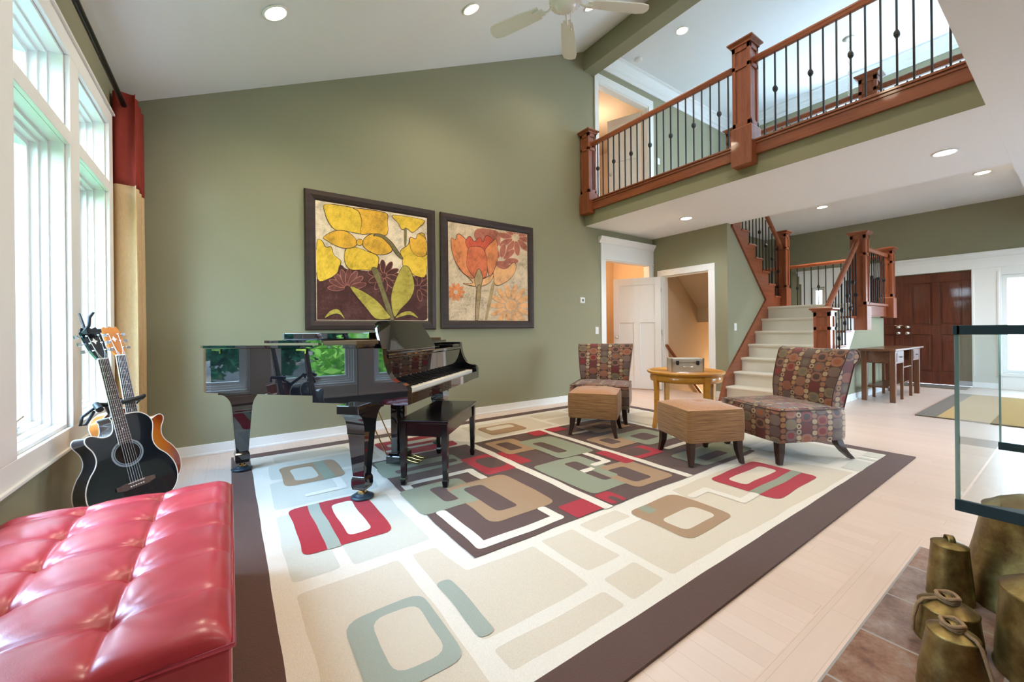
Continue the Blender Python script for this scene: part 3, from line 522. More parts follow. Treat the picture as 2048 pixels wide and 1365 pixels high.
for k, (x, z) in enumerate(((5.7, .3), (8.1, 1.0))): simple_window('window_%d' % (4+k), 'Y', -3.06, x, x+1.8, z, 2.45)
simple_window('window_6', 'X', 9.41, .7, 3.0, 3.6, 5.22, 3)
for k, (a0, a1, z0, z1) in enumerate(SIDE): simple_window('window_%d' % (7+k), 'X', XF+.07, a0, a1, z0, z1, 1)

# loft crown moulding, back doorway casings, baseboards
def crown(name, pts, z1, h, d, axis):
    b = MB(); prof = [(0, z1-h), (.018, z1-h), (.022, z1-h*.72), (.05, z1-h*.62), (.055, z1-h*.45), (d*.8, z1-h*.16), (d, z1-h*.12), (d, z1), (0, z1)]
    a0, a1, c = pts
    if axis == 'X': b.prism([(-x, z) for x, z in prof], (a0, c, 0), (0,1,0), (0,0,1), (a1-a0,0,0))
    else: b.prism([(-x, z) for x, z in prof], (c, a0, 0), (1,0,0), (0,0,1), (0,a1-a0,0))
    return struct(b.build(name, M['white']))
crown('trim_4', (4.914, 9.35, YB), ZC2, .225, .15, 'X')
crown('trim_5', (YC, YB-.15, 9.35), ZC2, .225, .15, 'Y')
b = MB(); b.box(9.325, 9.35, .4, 3.2, 5.22, 5.34); b.box(9.325, 9.35, 3.0, 3.12, ZF+.04, 5.22); b.box(9.325, 9.35, .6, .7, ZF+.04, 5.22)
struct(b.build('trim_6', M['white'], bevel=.004))
# loft doorway casing
b = MB(); y0 = YB-.022
b.box(4.92, 5.01, y0, YB, FL2, 5.20); b.box(6.34, 6.47, y0, YB, FL2, 5.20); b.box(4.92, 6.47, y0, YB, 5.20, 5.335); b.box(5.02, 6.33, YB-.012, YB, 5.19, 5.20)
b.box(5.01, 5.03, YB, YB+.12, FL2, 5.20); b.box(6.32, 6.34, YB, YB+.12, FL2, 5.20); b.box(5.03, 6.32, YB, YB+.12, 5.18, 5.20)
struct(b.build('trim_7', M['white'], bevel=.003))
# lower back doorway: flat casing, tall frieze and a crown cap
b = MB()
b.box(5.03, 5.14, y0, YB, 0, 2.29); b.box(6.35, 6.432, y0, YB, 0, 2.29); b.box(5.03, 6.432, y0, YB, 2.29, 2.545)
b.box(5.02, 6.432, y0-.008, YB, 2.285, 2.30)
b.prism([(0, 2.545), (-.03, 2.545), (-.036, 2.57), (-.075, 2.625), (-.08, 2.65), (0, 2.65)], (4.985, YB, 0), (0,1,0), (0,0,1), (1.447,0,0))
b.box(5.14, 5.16, YB, YB+.12, 0, 2.29); b.box(6.33, 6.35, YB, YB+.12, 0, 2.29); b.box(5.16, 6.33, YB, YB+.12, 2.27, 2.29)
struct(b.build('trim_8', M['white'], bevel=.003))
# doorway to the lower stairs
XD = 6.434
wall('wall_hall', 'X', XD, XD+.12, 3.25, YB, 0, ZS, [(3.547, 4.402, 0, 2.065)], M['wall'])
b = MB(); x0 = XD-.022
b.box(x0, XD, 3.444, 3.547, 0, 2.065); b.box(x0, XD, 4.402, 4.505, 0, 2.065); b.box(x0, XD, 3.444, 4.505, 2.065, 2.172)
b.box(XD, XD+.12, 3.547, 3.565, 0, 2.065); b.box(XD, XD+.12, 4.384, 4.402, 0, 2.065); b.box(XD, XD+.12, 3.565, 4.384, 2.047, 2.065)
struct(b.build('trim_9', M['white'], bevel=.003))
def baseboard(name, parts):
    b = MB()
    for x0, x1, y0, y1, nx, ny in parts:
        b.box(x0, x1, y0, y1, 0, .098)
        b.box(x0+min(0, nx)*.012, x1+max(0, nx)*.012, y0+min(0, ny)*.012, y1+max(0, ny)*.012, 0, .02)
    return struct(b.build(name, M['white'], bevel=.003))
baseboard('baseboard_back', [(XW, 5.03, YB-.016, YB, 0, -1)])
baseboard('baseboard_left', [(XW, XW+.016, -3, YB-.02, 1, 0)])
baseboard('baseboard_hall', [(XD-.016, XD, 3.25, 3.444, -1, 0), (XD-.016, XD, 4.505, YB-.024, -1, 0)])
baseboard('baseboard_front', [(XF-.016, XF, -3, .1, -1, 0), (XF-.016, XF, 3.8, YB, -1, 0)])

# small rooms behind the doorways
def roombox(name, x0, x1, y0, y1, z0, z1, mat, open_side):
    b = MB(); t = .06
    if 'x0' not in open_side: b.box(x0-t, x0, y0, y1, z0, z1)
    if 'x1' not in open_side: b.box(x1, x1+t, y0, y1, z0, z1)
    if 'y0' not in open_side: b.box(x0, x1, y0-t, y0, z0, z1)
    if 'y1' not in open_side: b.box(x0, x1, y1, y1+t, z0, z1)
    if 'z0' not in open_side: b.box(x0, x1, y0, y1, z0-t, z0)
    if 'z1' not in open_side: b.box(x0, x1, y0, y1, z1, z1+t)
    return struct(b.build(name, mat, fixn=False))
roombox('wall_back_room', 4.92, 7.3, YB+.12, 6.3, 0, 2.74, M['tan'], ('y0', 'z0'))
roombox('wall_loft_room', 4.92, 7.9, YB+.12, 7.2, FL2, 5.62, M['tan'], ('y0', 'z0'))
b = MB(); b.box(4.92, 7.9, YB, 7.2, FL2-.06, FL2); struct(b.build('floor_loft_room', M['carpet'], fixn=False))
roombox('wall_stairwell', 6.555, 9.4, 3.36, 4.42, -1.9, 1.235, M['tan'], ('x0', 'z1', 'z0', 'y0'))
b = MB(); b.prism([(6.555, 1.235), (7.57, 1.235), (7.57, 1.53), (6.555, 2.40)], (0, 4.42, 0), (1,0,0), (0,0,1), (0, .06, 0)); struct(b.build('wall_stairwell_slope', M['tan']))
b = MB(); b.prism([(6.555, 2.40), (7.57, 1.53), (7.57, 1.235), (9.47, 1.235), (9.47, ZF), (6.555, ZF)], (0, 4.42, 0), (1,0,0), (0,0,1), (0, .06, 0)); struct(b.build('wall_stair_back', M['wall']))
b = MB(); b.box(6.6, 9.4, 3.36, 4.42, -1.9, -1.85); struct(b.build('floor_basement', M['carpet'], fixn=False))
b = MB(); b.box(6.6, 9.4, 3.30, 3.36, -1.9, 0); struct(b.build('wall_stairwell_right', M['tan'], fixn=False))

# doors
def panel_door(name, w, h, t, mat, panels, rails=None):
    """leaf in its own frame: x 0..w, y 0..t, recessed panels on both faces"""
    b = MB(); xs = sorted({0, w, *[p[0] for p in panels], *[p[1] for p in panels]}); zs = sorted({0, h, *[p[2] for p in panels], *[p[3] for p in panels]})
    for i in range(len(xs)-1):
        for j in range(len(zs)-1):
            xm, zm = (xs[i]+xs[i+1])/2, (zs[j]+zs[j+1])/2
            inp = any(p[0] < xm < p[1] and p[2] < zm < p[3] for p in panels)
            d = .016 if inp else 0
            b.box(xs[i], xs[i+1], d, t-d, zs[j], zs[j+1])
    return b
def knob(par, x, y, z, sgn, mat, r=.027):
    b = MB(); pr = [(.031, 0), (.031, .006), (.012, .010), (.011, .032), (r*.9, .038), (r, .052), (r*.8, .066), (0, .070)]
    b.lathe(pr, n=16); b.xf(Matrix.Translation((x, y, z)) @ Matrix.Rotation(-sgn*pi/2, 4, 'X'))
    return b.build('door_knob', mat, par)
w, h = .85, 2.045
b = panel_door('door_1', w, h, .036, M['white'], [(.11, w-.11, 1.35, h-.13), (.11, w/2-.055, .22, 1.22), (w/2+.055, w-.11, .22, 1.22)])
d1 = struct(b.build('door_1', M['white'], fixn=False, bevel=.002))
d1.location = (6.405, 4.425, .012); d1.rotation_euler = (0, 0, math.atan2(.872, -.49)); 
knob(d1, w-.065, .036, .95, 1, M['nickel']); knob(d1, w-.065, 0, .95, -1, M['nickel'])
for z in (.3, 1.04, 1.8):
    b = MB(); b.tube([(-.006, .036, z-.045), (-.006, .036, z+.045)], .008); b.build('door_hinge', M['nickel'], d1)
# front double doors, four raised panels each
w = .909; h = 2.105
for k, (y1, name) in enumerate(((2.1065, 'door_2'), (3.0165, 'door_3'))):
    pan = [(.12, w/2-.05, 1.12, h-.17), (w/2+.05, w-.12, 1.12, h-.17), (.12, w/2-.05, .22, .94), (w/2+.05, w-.12, .22, .94)]
    b = panel_door(name, w, h, .045, M['door'], pan)
    for p in pan: b.box(p[0]+.035, p[1]-.035, .004, .041, p[2]+.035, p[3]-.035)
    d = struct(b.build(name, M['door'], fixn=False, bevel=.003)); d.location = (XF+.02, y1, .012); d.rotation_euler = (0, 0, -pi/2)
    # local x runs from y1 downwards; the room side is local y = 0
    kx = .065 if k == 0 else w-.065
    knob(d, kx, 0, 1.085, -1, M['nickel'], .030); knob(d, kx, 0, .965, -1, M['nickel'], .033)
b = MB(); b.box(XF+.075, XF+.09, 1.15, 3.06, 0, 2.12); struct(b.build('door_backing_trim', M['door'], fixn=False))
b = MB()
b.box(XF-.024, XF, .06, .28, 0, 2.13); b.box(XF-.024, XF, .85, 1.195, 0, 2.13); b.box(XF-.024, XF, 3.02, 3.39, 0, 2.13); b.box(XF-.024, XF, 3.63, 3.84, 0, 2.13)
for a0, a1, z0, z1 in SIDE: b.box(XF-.024, XF, a0, a1, 0, z0); b.box(XF-.024, XF, a0, a1, z1, 2.13)
b.box(XF-.028, XF, .02, 3.88, 2.13, 2.32)
b.prism([(0, 2.32), (-.036, 2.32), (-.045, 2.36), (-.085, 2.40), (-.085, 2.42), (0, 2.42)], (XF, -.03, 0), (1,0,0), (0,0,1), (0, 3.95, 0))
for y0_, y1_ in ((.87, .9), (1.165, 1.195), (.25, .28), (3.36, 3.39), (3.63, 3.66)): b.box(XF-.034, XF, y0_, y1_, .2, 2.06)
b.box(XF-.05, XF, .24, .9, .235, .285)
struct(b.build('trim_10', M['white'], bevel=.004))
# loft door leaf, swung into the room
b = panel_door('door_4', .64, 2.0, .036, M['white'], [(.1, .54, 1.3, 1.87), (.1, .54, .2, 1.17)])
d4 = struct(b.build('door_4', M['white'], fixn=False, bevel=.002)); d4.location = (6.32, YB+.14, FL2+.01); d4.rotation_euler = (0, 0, radians(112))
knob(d4, .58, .036, .95, 1, M['nickel'])

# ------------------------------------------------------------------ outdoors
b = MB(); b.box(-40, -1.2, -40, 40, -.55, -.45); struct(b.build('ground_lawn', M['lawn'], fixn=False))
b = MB(); b.box(-1.2, 45, -40, 40, -.56, -.46); struct(b.build('ground_bounce', M['bounce_ground'], fixn=False))  # unseen grey ground, added to keep green bounce off the ceilings
b = MB()
pts = [(-13 - 1.6*sin(i*.9) - .8*sin(i*2.3+1), -30+i*3) for i in range(22)]
for i in range(21):
    (xa, ya), (xb, yb) = pts[i], pts[i+1]
    b.add([(xa, ya, -.44), (xb, yb, -.44), (-40, yb, 1.5), (-40, ya, 1.5)], [(0,1,2,3)])
struct(b.build('ground_bank', M['mulch']))
def foliage(n, rx, rz, leaf, seed, shell=.45):
    rnd = random.Random(seed); b = MB()
    for k in range(n):
        while True:
            p = V((rnd.uniform(-1,1), rnd.uniform(-1,1), rnd.uniform(-1,1)))
            if shell < p.length < 1: break
        lump = 1 + .22*sin(5*p.x+seed)*sin(4*p.y+2*seed)*cos(4*p.z)
        c = V((p.x*rx*lump, p.y*rx*lump, p.z*rz*lump)); s = leaf*rnd.uniform(.6, 1.4)
        a = V((rnd.gauss(0,1), rnd.gauss(0,1), rnd.gauss(0,.6))).normalized(); u = a.cross(V((rnd.gauss(0,1), rnd.gauss(0,1), rnd.gauss(0,1)))).normalized()
        b.add([c-a*s*.9, c+u*s*.42, c+a*s*.9, c-u*s*.42], [(0,1,2,3)])
    return b
def tree(x, y, z0, h, r, mat, n, leaf, seed, name, label, cat, group=None, trunk=True):
    t = thing(name, label, cat, (x, y, z0), 0, group)
    f = foliage(n, r, h*.46, leaf, seed); f.xf(Matrix.Translation((0, 0, h*.55))); f.build('foliage', mat, t, fixn=False)
    b = MB(); b.tube([(0,0,-.05), (.05,.02,h*.3), (-.04,.05,h*.6)], [.13, .10, .05] if trunk else [.05,.04,.02]); 
    for k in range(4):
        a = k*1.7+seed; b.tube([(0,0,h*(.18+.1*k)), (r*.5*cos(a), r*.5*sin(a), h*(.38+.1*k))], [.04, .015])
    b.build('trunk', M['bark'], t)
    return t
tree(-3.5, 1.65, -.45, 2.3, 1.0, M['leafbright'], 2600, .10, 3, 'garden_shrub', 'bright green leafy shrub on the lawn close outside the window wall', 'shrub')
for k, (x, y, h, r, m) in enumerate([(-7.6, 4.9, 3.2, 1.3, 'leafdark'), (-8.6, 8.0, 3.6, 1.35, 'leafmid'), (-9.6, 11.2, 3.8, 1.4, 'leafdark'), (-12.2, .0, 2.6, 1.3, 'leafdark'), (-10.4, -3.2, 2.4, 1.2, 'leafmid'), (-10.9, 3.4, 3.0, 1.3, 'leafdark')]):
    tree(x, y, -.45, h, r, M[m], 2600, .16, 31+k, 'dark_shrub', 'dark green bushy shrub at the lawn edge outside the window wall', 'shrub', 'dark shrubs at the lawn edge', False)
for k, (x, y, h, r, m) in enumerate([(-15, -9, 7.5, 2.1, 'leafdark'), (-14, -3.6, 8, 2.1, 'leafmid'), (-15.5, 1.6, 7.5, 2.1, 'leafdark'), (-14, 6.8, 8, 2.1, 'leafdark'), (-14.5, 12, 7.5, 2.1, 'leafmid'), (-13, 17.3, 8, 2.1, 'leafdark'), (-11.5, 22.6, 8, 2.1, 'leafmid'), (-8, 27.5, 8, 2.2, 'leafdark')]):
    tree(x, y, -.45, h, r, M[m], 1700, .34, 11+k, 'garden_tree', 'tall leafy tree at the edge of the lawn outside the window wall', 'tree', 'trees at the edge of the lawn')
# ------------------------------------------------------------------ staircase
R = .2118; RUN = .241; X0 = 6.30; ZL = R*7            # lower flight: seven risers to the landing at ZL
YR, YS = 2.03, 3.22                                   # right and left sides of the lower flight
st = thing('staircase', 'carpeted staircase with cherry stringers turning back at a landing', 'staircase', (0,0,0))
for k in range(6):
    xa = X0 + RUN*k; z = R*(k+1)
    b = MB(); prof = [(xa+.02, z-R), (xa+.02, z-.045), (xa-.004, z-.038), (xa-.012, z-.02), (xa-.004, z-.003), (xa+.015, z), (xa+RUN+.03, z), (xa+RUN+.03, z-R)]
    b.prism(prof, (0, YR+.03, 0), (1,0,0), (0,0,1), (0, YS-YR-.03, 0))
    b.build('carpeted_step', M['carpet'], st)
xa = X0 + RUN*6
b = MB(); b.prism([(xa+.02, ZL-R), (xa+.02, ZL-.045), (xa-.004, ZL-.038), (xa-.012, ZL-.02), (xa-.004, ZL-.003), (xa+.015, ZL), (9.36, ZL), (9.36, ZL-R)], (0, YR+.03, 0), (1,0,0), (0,0,1), (0, YS-YR-.03+.03, 0))
b.box(8.0, 9.36, YS+.03, 4.40, ZL-R, ZL)
b.build('carpeted_landing', M['carpet'], st)
# skirt board against the left wall of the lower flight
b = MB(); b.prism([(6.12, 0), (6.30, .36), (7.72, 1.62), (7.9, 1.62), (7.9, 1.2), (6.62, 0)], (0, YS, 0), (1,0,0), (0,0,1), (0, .03, 0)); b.build('skirt_board', M['cherry_x'], st, bevel=.003)
# open stringer and tread ends on the right side
b = MB(); pts = [(X0+.0, 0)]
for k in range(7): pts += [(X0+.02+RUN*k, R*k), (X0+.02+RUN*k, R*(k+1)-.03)]
pts += [(7.95, ZL-.03), (7.95, ZL-.28), (6.75, 0)]
b.prism(pts[1:], (0, YR, 0), (1,0,0), (0,0,1), (0, .028, 0)); b.build('open_stringer', M['white'], st, bevel=.002)
for k in range(6):
    b = MB(); xa = X0 + RUN*k; z = R*(k+1); b.box(xa-.02, xa+RUN+.01, YR-.035, YR+.09, z-.03, z+.004); b.build('tread_end', M['cherry_x'], st, bevel=.006)
# upper flight: eight risers from the landing to the loft, rising towards the room
RU = (FL2 - ZL)/8; XU = 8.27
for k in range(8):
    xa = XU - .24*k; z = ZL + RU*(k+1)
    b = MB(); b.box(xa-.27, xa, YS+.012, 4.41, z-RU-.02, z-.035); b.build('riser', M['cherry'], st)
    b = MB(); b.box(xa-.24, xa+.03, YS-.012, 4.41, z-.035, z); b.build('tread', M['cherry_y'], st, bevel=.012)
    b = MB(); b.box(xa-.24, xa+.035, YS+.16, 4.38, z-.045, z+.012); b.build('carpet_runner', M['carpet'], st, bevel=.01)
pts = [(7.81, 1.50), (6.552, 2.752)]
low = lambda x: 1.50 + (7.81-x)*.9952
b = MB(); poly = [(8.27, low(8.27)), (6.56, low(6.56))]
up = []
for k in range(8):
    xa = XU - .24*k; up += [(xa, ZL+RU*k), (xa, ZL+RU*(k+1)-.035)]
up.append((6.56, FL2-.035))
b.prism([(8.27, 1.16+.1), (7.95, 1.36)] + [(6.56, low(6.56))] + up[::-1], (0, YS+.002, 0), (1,0,0), (0,0,1), (0, .028, 0)); b.build('upper_stringer', M['cherry_x'], st)
# sage wall under the upper flight, wall under the landing
b = MB(); b.prism([(XD+.12, 0), (8.0, 0), (8.0, 1.30), (7.81, 1.50), (6.555, 2.752), (XD+.12, 2.77)], (0, 3.25, 0), (1,0,0), (0,0,1), (0, .10, 0)); struct(b.build('wall_stair', M['wall']))
b = MB(); b.prism([(6.55, 0), (9.45, 0), (9.45, 1.26), (7.80, 1.26)], (0, YR+.03, 0), (1,0,0), (0,0,1), (0, .06, 0)); b.box(9.39, 9.45, YR+.09, 4.40, 0, 1.26); struct(b.build('wall_landing', M['wall']))
baseboard('baseboard_landing', [(6.9, 9.45, YR+.014, YR+.03, 0, -1), (9.45, 9.466, YR+.03, 4.4, 1, 0)])
# sloped plaster under the upper flight, seen from the lower doorway
b = MB(); b.prism([(7.57, 1.235), (7.57, 1.53), (6.56, 2.40), (6.56, 2.45), (7.62, 1.56), (9.36, 1.27), (9.36, 1.235)], (0, 3.36, 0), (1,0,0), (0,0,1), (0, 1.06, 0)); struct(b.build('ceiling_stairwell', M['tan']))
b = MB(); b.bar((6.46, 4.37, .825), (7.9, 4.37, -.42), .04, .055, up=(0,1,0)); hr = b.build('stair_handrail', M['cherry_x'], None, bevel=.012)
tag(hr, 'dark wooden handrail running down the wall inside the lower doorway', 'handrail')
for k in range(8):
    b = MB(); xa = 6.62+.25*k; b.box(xa, xa+.25, 3.38, 4.40, -1.88, -.20*(k+1)+.16); o = b.build('basement_step', M['carpet'], None, fixn=False)
    struct(o)

# ------------------------------------------------------------------ railings
def newel(parent, x, y, z0, z1, w=.175, drop=True, base=.30):
    """square panelled newel post with a stepped cap"""
    h = w/2; b = MB(); zb = z0 + base
    b.box(x-h-.014, x+h+.014, y-h-.014, y+h+.014, z0, zb)                       # thicker foot
    b.tbox(x-h-.014, x+h+.014, y-h-.014, y+h+.014, zb, zb+.02, .012, .012)
    b.box(x-h+.012, x+h-.012, y-h+.012, y+h-.012, zb+.02, z1-.05)                # core = recessed panel ground
    s = .036; zc = zb+.02+(z1-zb)*.66
    for (i, j) in ((-1,-1),(1,-1),(1,1),(-1,1)):                                 # corner stiles
        cx, cy = x+i*(h-s/2), y+j*(h-s/2); b.box(cx-s/2, cx+s/2, cy-s/2, cy+s/2, zb+.02, z1-.05)
    for za, zd in ((zb+.02, .05), (zc, .045), (z1-.11, .06)): b.box(x-h, x+h, y-h, y+h, za, za+zd)   # rails
    o = b.build('newel_post', M['cherry'], parent, fixn=False, bevel=.003)
    c = MB(); c.box(x-h-.012, x+h+.012, y-h-.012, y+h+.012, z1-.055, z1-.038)
    c.tbox(x-h-.012, x+h+.012, y-h-.012, y+h+.012, z1-.038, z1-.018, -.024, -.024)
    c.box(x-h-.038, x+h+.038, y-h-.038, y+h+.038, z1-.018, z1-.002); c.tbox(x-h-.038, x+h+.038, y-h-.038, y+h+.038, z1-.002, z1+.016, .06, .06)
    c.build('newel_cap', M['cherry_y'], o, fixn=False, bevel=.002)
    return o
def rail(parent, p, q, mat, w=.062, h=.068):
    p, q = V(p), V(q); d = (q-p).normalized(); s = d.cross(V((0,0,1))).normalized(); u = s.cross(d).normalized()
    prof = [(-w*.32, -h/2), (w*.32, -h/2), (w*.42, -h*.12), (w/2, h*.12), (w*.42, h*.36), (w*.22, h/2), (-w*.22, h/2), (-w*.42, h*.36), (-w/2, h*.12), (-w*.42, -h*.12)]
    b = MB(); b.prism(prof, p, s, u, q-p, smooth_side=False); return b.build('handrail', mat, parent, bevel=.004)
def baluster(parent, x, y, z0, z1, knot, r=.0068):
    b = MB(); b.box(x-r, x+r, y-r, y+r, z0, z1)
    b.tbox(x-r*2, x+r*2, y-r*2, y+r*2, z0, z0+.018, r*.8, r*.8); 
    if knot is not None:
        b.tbox(x-r*1.3, x+r*1.3, y-r*1.3, y+r*1.3, knot-.034, knot-.012, -r*1.4, -r*1.4); b.box(x-r*2.7, x+r*2.7, y-r*2.7, y+r*2.7, knot-.012, knot+.012)
        b.tbox(x-r*2.7, x+r*2.7, y-r*2.7, y+r*2.7, knot+.012, knot+.034, r*1.4, r*1.4)
    return b.build('baluster', M['iron'], parent, fixn=False)
lr = thing('loft_railing', 'cherry loft railing with black iron balusters above the sage fascia', 'railing', (XL, 2.5, FL2))
def kid(o):  # parts are modelled in world coordinates; keep them there under the moved Empty
    for ch in list(o.children):
        ch.matrix_parent_inverse = Matrix.Translation(-V(o.location))
xr = XL - .005
b = MB(); b.box(XL-.036, XL+.0, YC+.002, 4.53, 2.977, 3.088); b.box(XL-.046, XL, YC+.002, 4.53, 3.088, 3.104); b.box(XL-.038, XL+.06, YC+.002, 4.53, 3.104, 3.118)
b.box(XL-.052, XL+.06, YC+.002, 4.53, 3.118, 3.138); b.build('skirt_board', M['cherry_y'], lr, fixn=False, bevel=.003)
rail(lr, (xr, 4.50, 4.012), (xr, YC+.002, 4.012), M['cherry_y'])
n1 = newel(lr, xr-.02, 4.495, 2.925, 4.225); n2 = newel(lr, xr-.02, 2.135, 2.875, 4.225, .19, base=.40)
for i in range(21): baluster(lr, xr, 4.42-.1045*i, 3.138, 3.985, 3.597 if i % 3 == 1 else None)
for i in range(15): baluster(lr, xr, 1.952-.1037*i, 3.138, 3.985, 3.597 if i % 3 == 1 else None)
kid(lr)
fr = thing('stairwell_railing', 'second loft railing behind the front one, along the far edge of the loft floor', 'railing', (XE, 2.0, FL2))
rail(fr, (XE-.04, 3.1, 4.03), (XE-.04, YC+.002, 4.03), M['cherry_y'])
newel(fr, XE-.04, 3.16, FL2, 4.225); newel(fr, XE-.04, 1.53, FL2, 4.225)
b = MB(); b.box(XE-.1, XE+.01, YC+.002, 3.2, FL2, FL2+.03); b.build('shoe_rail', M['cherry_y'], fr, fixn=False, bevel=.004)
for i in range(14): baluster(fr, XE-.04, 3.02-.1045*i, FL2+.03, 3.985, 3.597 if i % 3 == 1 else None)
for i in range(9): baluster(fr, XE-.04, 1.40-.1045*i, FL2+.03, 3.985, 3.597 if i % 3 == 1 else None)
kid(fr)
# stair railing: lower newel, raking rail, tall newel, landing rail to a far newel, back along the landing, upper newel
sr = thing('stair_railing', 'cherry stair railing climbing from the lower newel around the landing', 'railing', (6.4, 1.98, 0))
yn = 1.985
newel(sr, 6.41, yn, .0, 1.36, .185, base=.45)
newel(sr, 7.86, yn-.005, 1.06, 2.545, .185, base=.36)
newel(sr, 9.36, yn, 1.262, 2.47, .165, base=.34)
newel(sr, 8.36, 3.215, ZL-.0, 2.88, .165, base=.34)
rail(sr, (6.44, yn, 1.30), (7.84, yn, 2.45), M['cherry_x'], .066, .074)
rail(sr, (7.88, yn, 2.335), (9.34, yn, 2.335), M['cherry_x'])
rail(sr, (9.36, yn+.05, 2.335), (9.36, 4.38, 2.335), M['cherry_y'])
rail(sr, (8.33, 3.21, 2.55), (6.62, 3.21, 4.0), M['cherry_x'])
b = MB(); b.box(7.80, 9.42, yn-.03, yn+.045, ZL-.03, ZL+.012); b.box(7.80, 9.40, yn+.0, yn+.045, ZL-.20, ZL-.03); b.box(9.32, 9.40, yn+.03, 4.38, ZL-.03, ZL+.012); b.box(9.36, 9.40, yn+.03, 4.38, ZL-.2, ZL-.03)
b.build('landing_fascia', M['cherry_x'], sr, fixn=False, bevel=.004)
for k in range(6):
    z = R*(k+1)
    for f in (.06, .18):
        x = X0 + RUN*k + f
        if x < 6.53 or x > 7.76: continue
        baluster(sr, x, yn, z+.004, 1.27 + (x-6.44)*.8214, z+.50 if f < .1 else z+.32)
for i in range(11): baluster(sr, 8.03+.112*i, yn, ZL+.012, 2.305, ZL+.42 if i % 3 == 1 else None)
for i in range(18): baluster(sr, 9.36, 2.16+.118*i, ZL+.012, 2.305, ZL+.42 if i % 3 == 1 else None)
for k in range(7):
    z = ZL + RU*(k+1)
    for f in (.04, .16):
        x = XU - .24*k - f
        if x > 8.25: continue
        baluster(sr, x, 3.24, z, 2.52 + (8.33-x)*.848, z+.45 if f < .1 else None)
kid(sr)
# ------------------------------------------------------------------ lamps and small fixtures
def can(x, y, z, label, warm=True, power=22, slope=None, spot=True):
    t = thing('recessed_light', label, 'recessed light', (x, y, z))
    b = MB(); b.lathe([(.095, 0), (.094, -.006), (.078, -.008), (.072, .012), (.070, .012)], n=28); o = b.build('trim_ring', M['white'], t)
    b = MB(); b.lathe([(0, -.010), (.04, -.010), (.070, -.004), (.074, .004)], n=28); b.build('bulb', M['lamp_warm'] if warm else M['lamp_cool'], t)
    if slope: t.rotation_euler = (0, slope, 0)
    if spot:
        L = bpy.data.lights.new('downlight', 'SPOT'); L.energy = power; L.color = (1, .84, .64) if warm else (.90, .95, 1); L.spot_size = radians(150); L.spot_blend = 1; L.shadow_soft_size = .10
        lo = bpy.data.objects.new('downlight', L); COL.objects.link(lo); lo.location = (x, y, z-.03)
    return t
sl = -math.atan(.468)
for x in (.30, 1.99, 3.69):
    can(x, 1.50, vz(x)-.004, 'added unseen recessed light in the near row of the sloped ceiling, %s' % {.30: 'by the window wall', 1.99: 'middle of that row', 3.69: 'by the beam'}[x], True, 50, sl)  # unseen near row, added to warm up the middle of the room
for x, w_ in ((.9, 'above the hearth'), (3.0, 'beyond the hearth'), (5.2, 'next to the loft soffit')):
    can(x, -.75, ZS-.002, 'added unseen recessed light in the low flat ceiling, %s' % w_, True, 22)  # out of view, added to throw warm light on the foreground
can(.30, 3.49, vz(.30)-.004, 'lit recessed light in the sloped ceiling, nearer the windows', True, 60, sl)
can(1.99, 3.49, vz(1.99)-.004, 'lit recessed light in the sloped ceiling, between the window light and the fan', True, 80, sl)
can(3.69, 3.49, vz(3.69)-.004, 'recessed light high in the sloped ceiling beside the beam', True, 60, sl, True)
can(5.62, 3.44, ZS-.002, 'cool recessed light in the loft soffit above the small doorways', False, 50)
can(5.62, .77, ZS-.002, 'cool recessed light in the loft soffit, the large one near the right edge', False, 50)
can(8.87, 2.76, ZF-.002, 'warm recessed light in the foyer ceiling above the landing', True, 80)
can(8.87, .85, ZF-.002, 'warm recessed light in the foyer ceiling close to the big soffit light', True, 80)
can(5.71, 3.53, ZC2-.002, 'recessed light in the loft ceiling above the railing', True, 24)
t = thing('smoke_detector', 'white smoke detector on the loft ceiling near the crown moulding', 'smoke detector', (5.70, 4.33, ZC2-.002))
b = MB(); b.lathe([(.068, 0), (.068, -.012), (.055, -.03), (.035, -.036), (0, -.038)], n=24); b.build('housing', M['plasticwhite'], t)
b = MB(); b.lathe([(.020, -.034), (.018, -.044), (0, -.045)], n=16); b.build('sensor_cap', M['plasticwhite'], t)

# plates on the walls
def plate(name, label, cat, axis, x, y, z, w, h, rocker=True):
    t = thing(name, label, cat, (x, y, z), 0 if axis == 'Y' else -pi/2)
    b = MB(); b.box(-w/2, w/2, -.006, 0, -h/2, h/2); b.build('wall_plate', M['plasticwhite'], t, fixn=False, bevel=.002)
    if rocker:
        b = MB(); b.box(-w*.24, w*.24, -.011, -.005, -h*.29, h*.29); b.build('rocker', M['plasticwhite'], t, fixn=False, bevel=.002)
    return t
plate('light_switch', 'white light switch on the sage wall left of the back doorway', 'light switch', 'Y', 4.93, YB-.001, 1.095, .075, .118)
plate('light_switch', 'white light switch on the stair wall beside the carpeted steps', 'light switch', 'Y', 6.66, 3.249, 1.13, .075, .118)
plate('light_switch', 'white switch plate on the loft wall right of the loft doorway', 'light switch', 'Y', 6.62, YB-.001, FL2+1.12, .115, .118)
t = plate('thermostat', 'square white thermostat with a dark screen on the sage wall', 'thermostat', 'Y', 4.60, YB, 1.58, .105, .095, False)
b = MB(); b.box(-.045, .045, -.022, -.005, -.04, .04); b.build('body', M['plasticwhite'], t, fixn=False, bevel=.004)
b = MB(); b.box(-.020, .020, -.0235, -.021, -.018, .018); b.build('display', M['screen'], t, fixn=False)
t = plate('wall_outlet', 'white outlet low on the wall under the stair landing', 'outlet', 'Y', 7.45, YR+.029, .33, .075, .118, True)

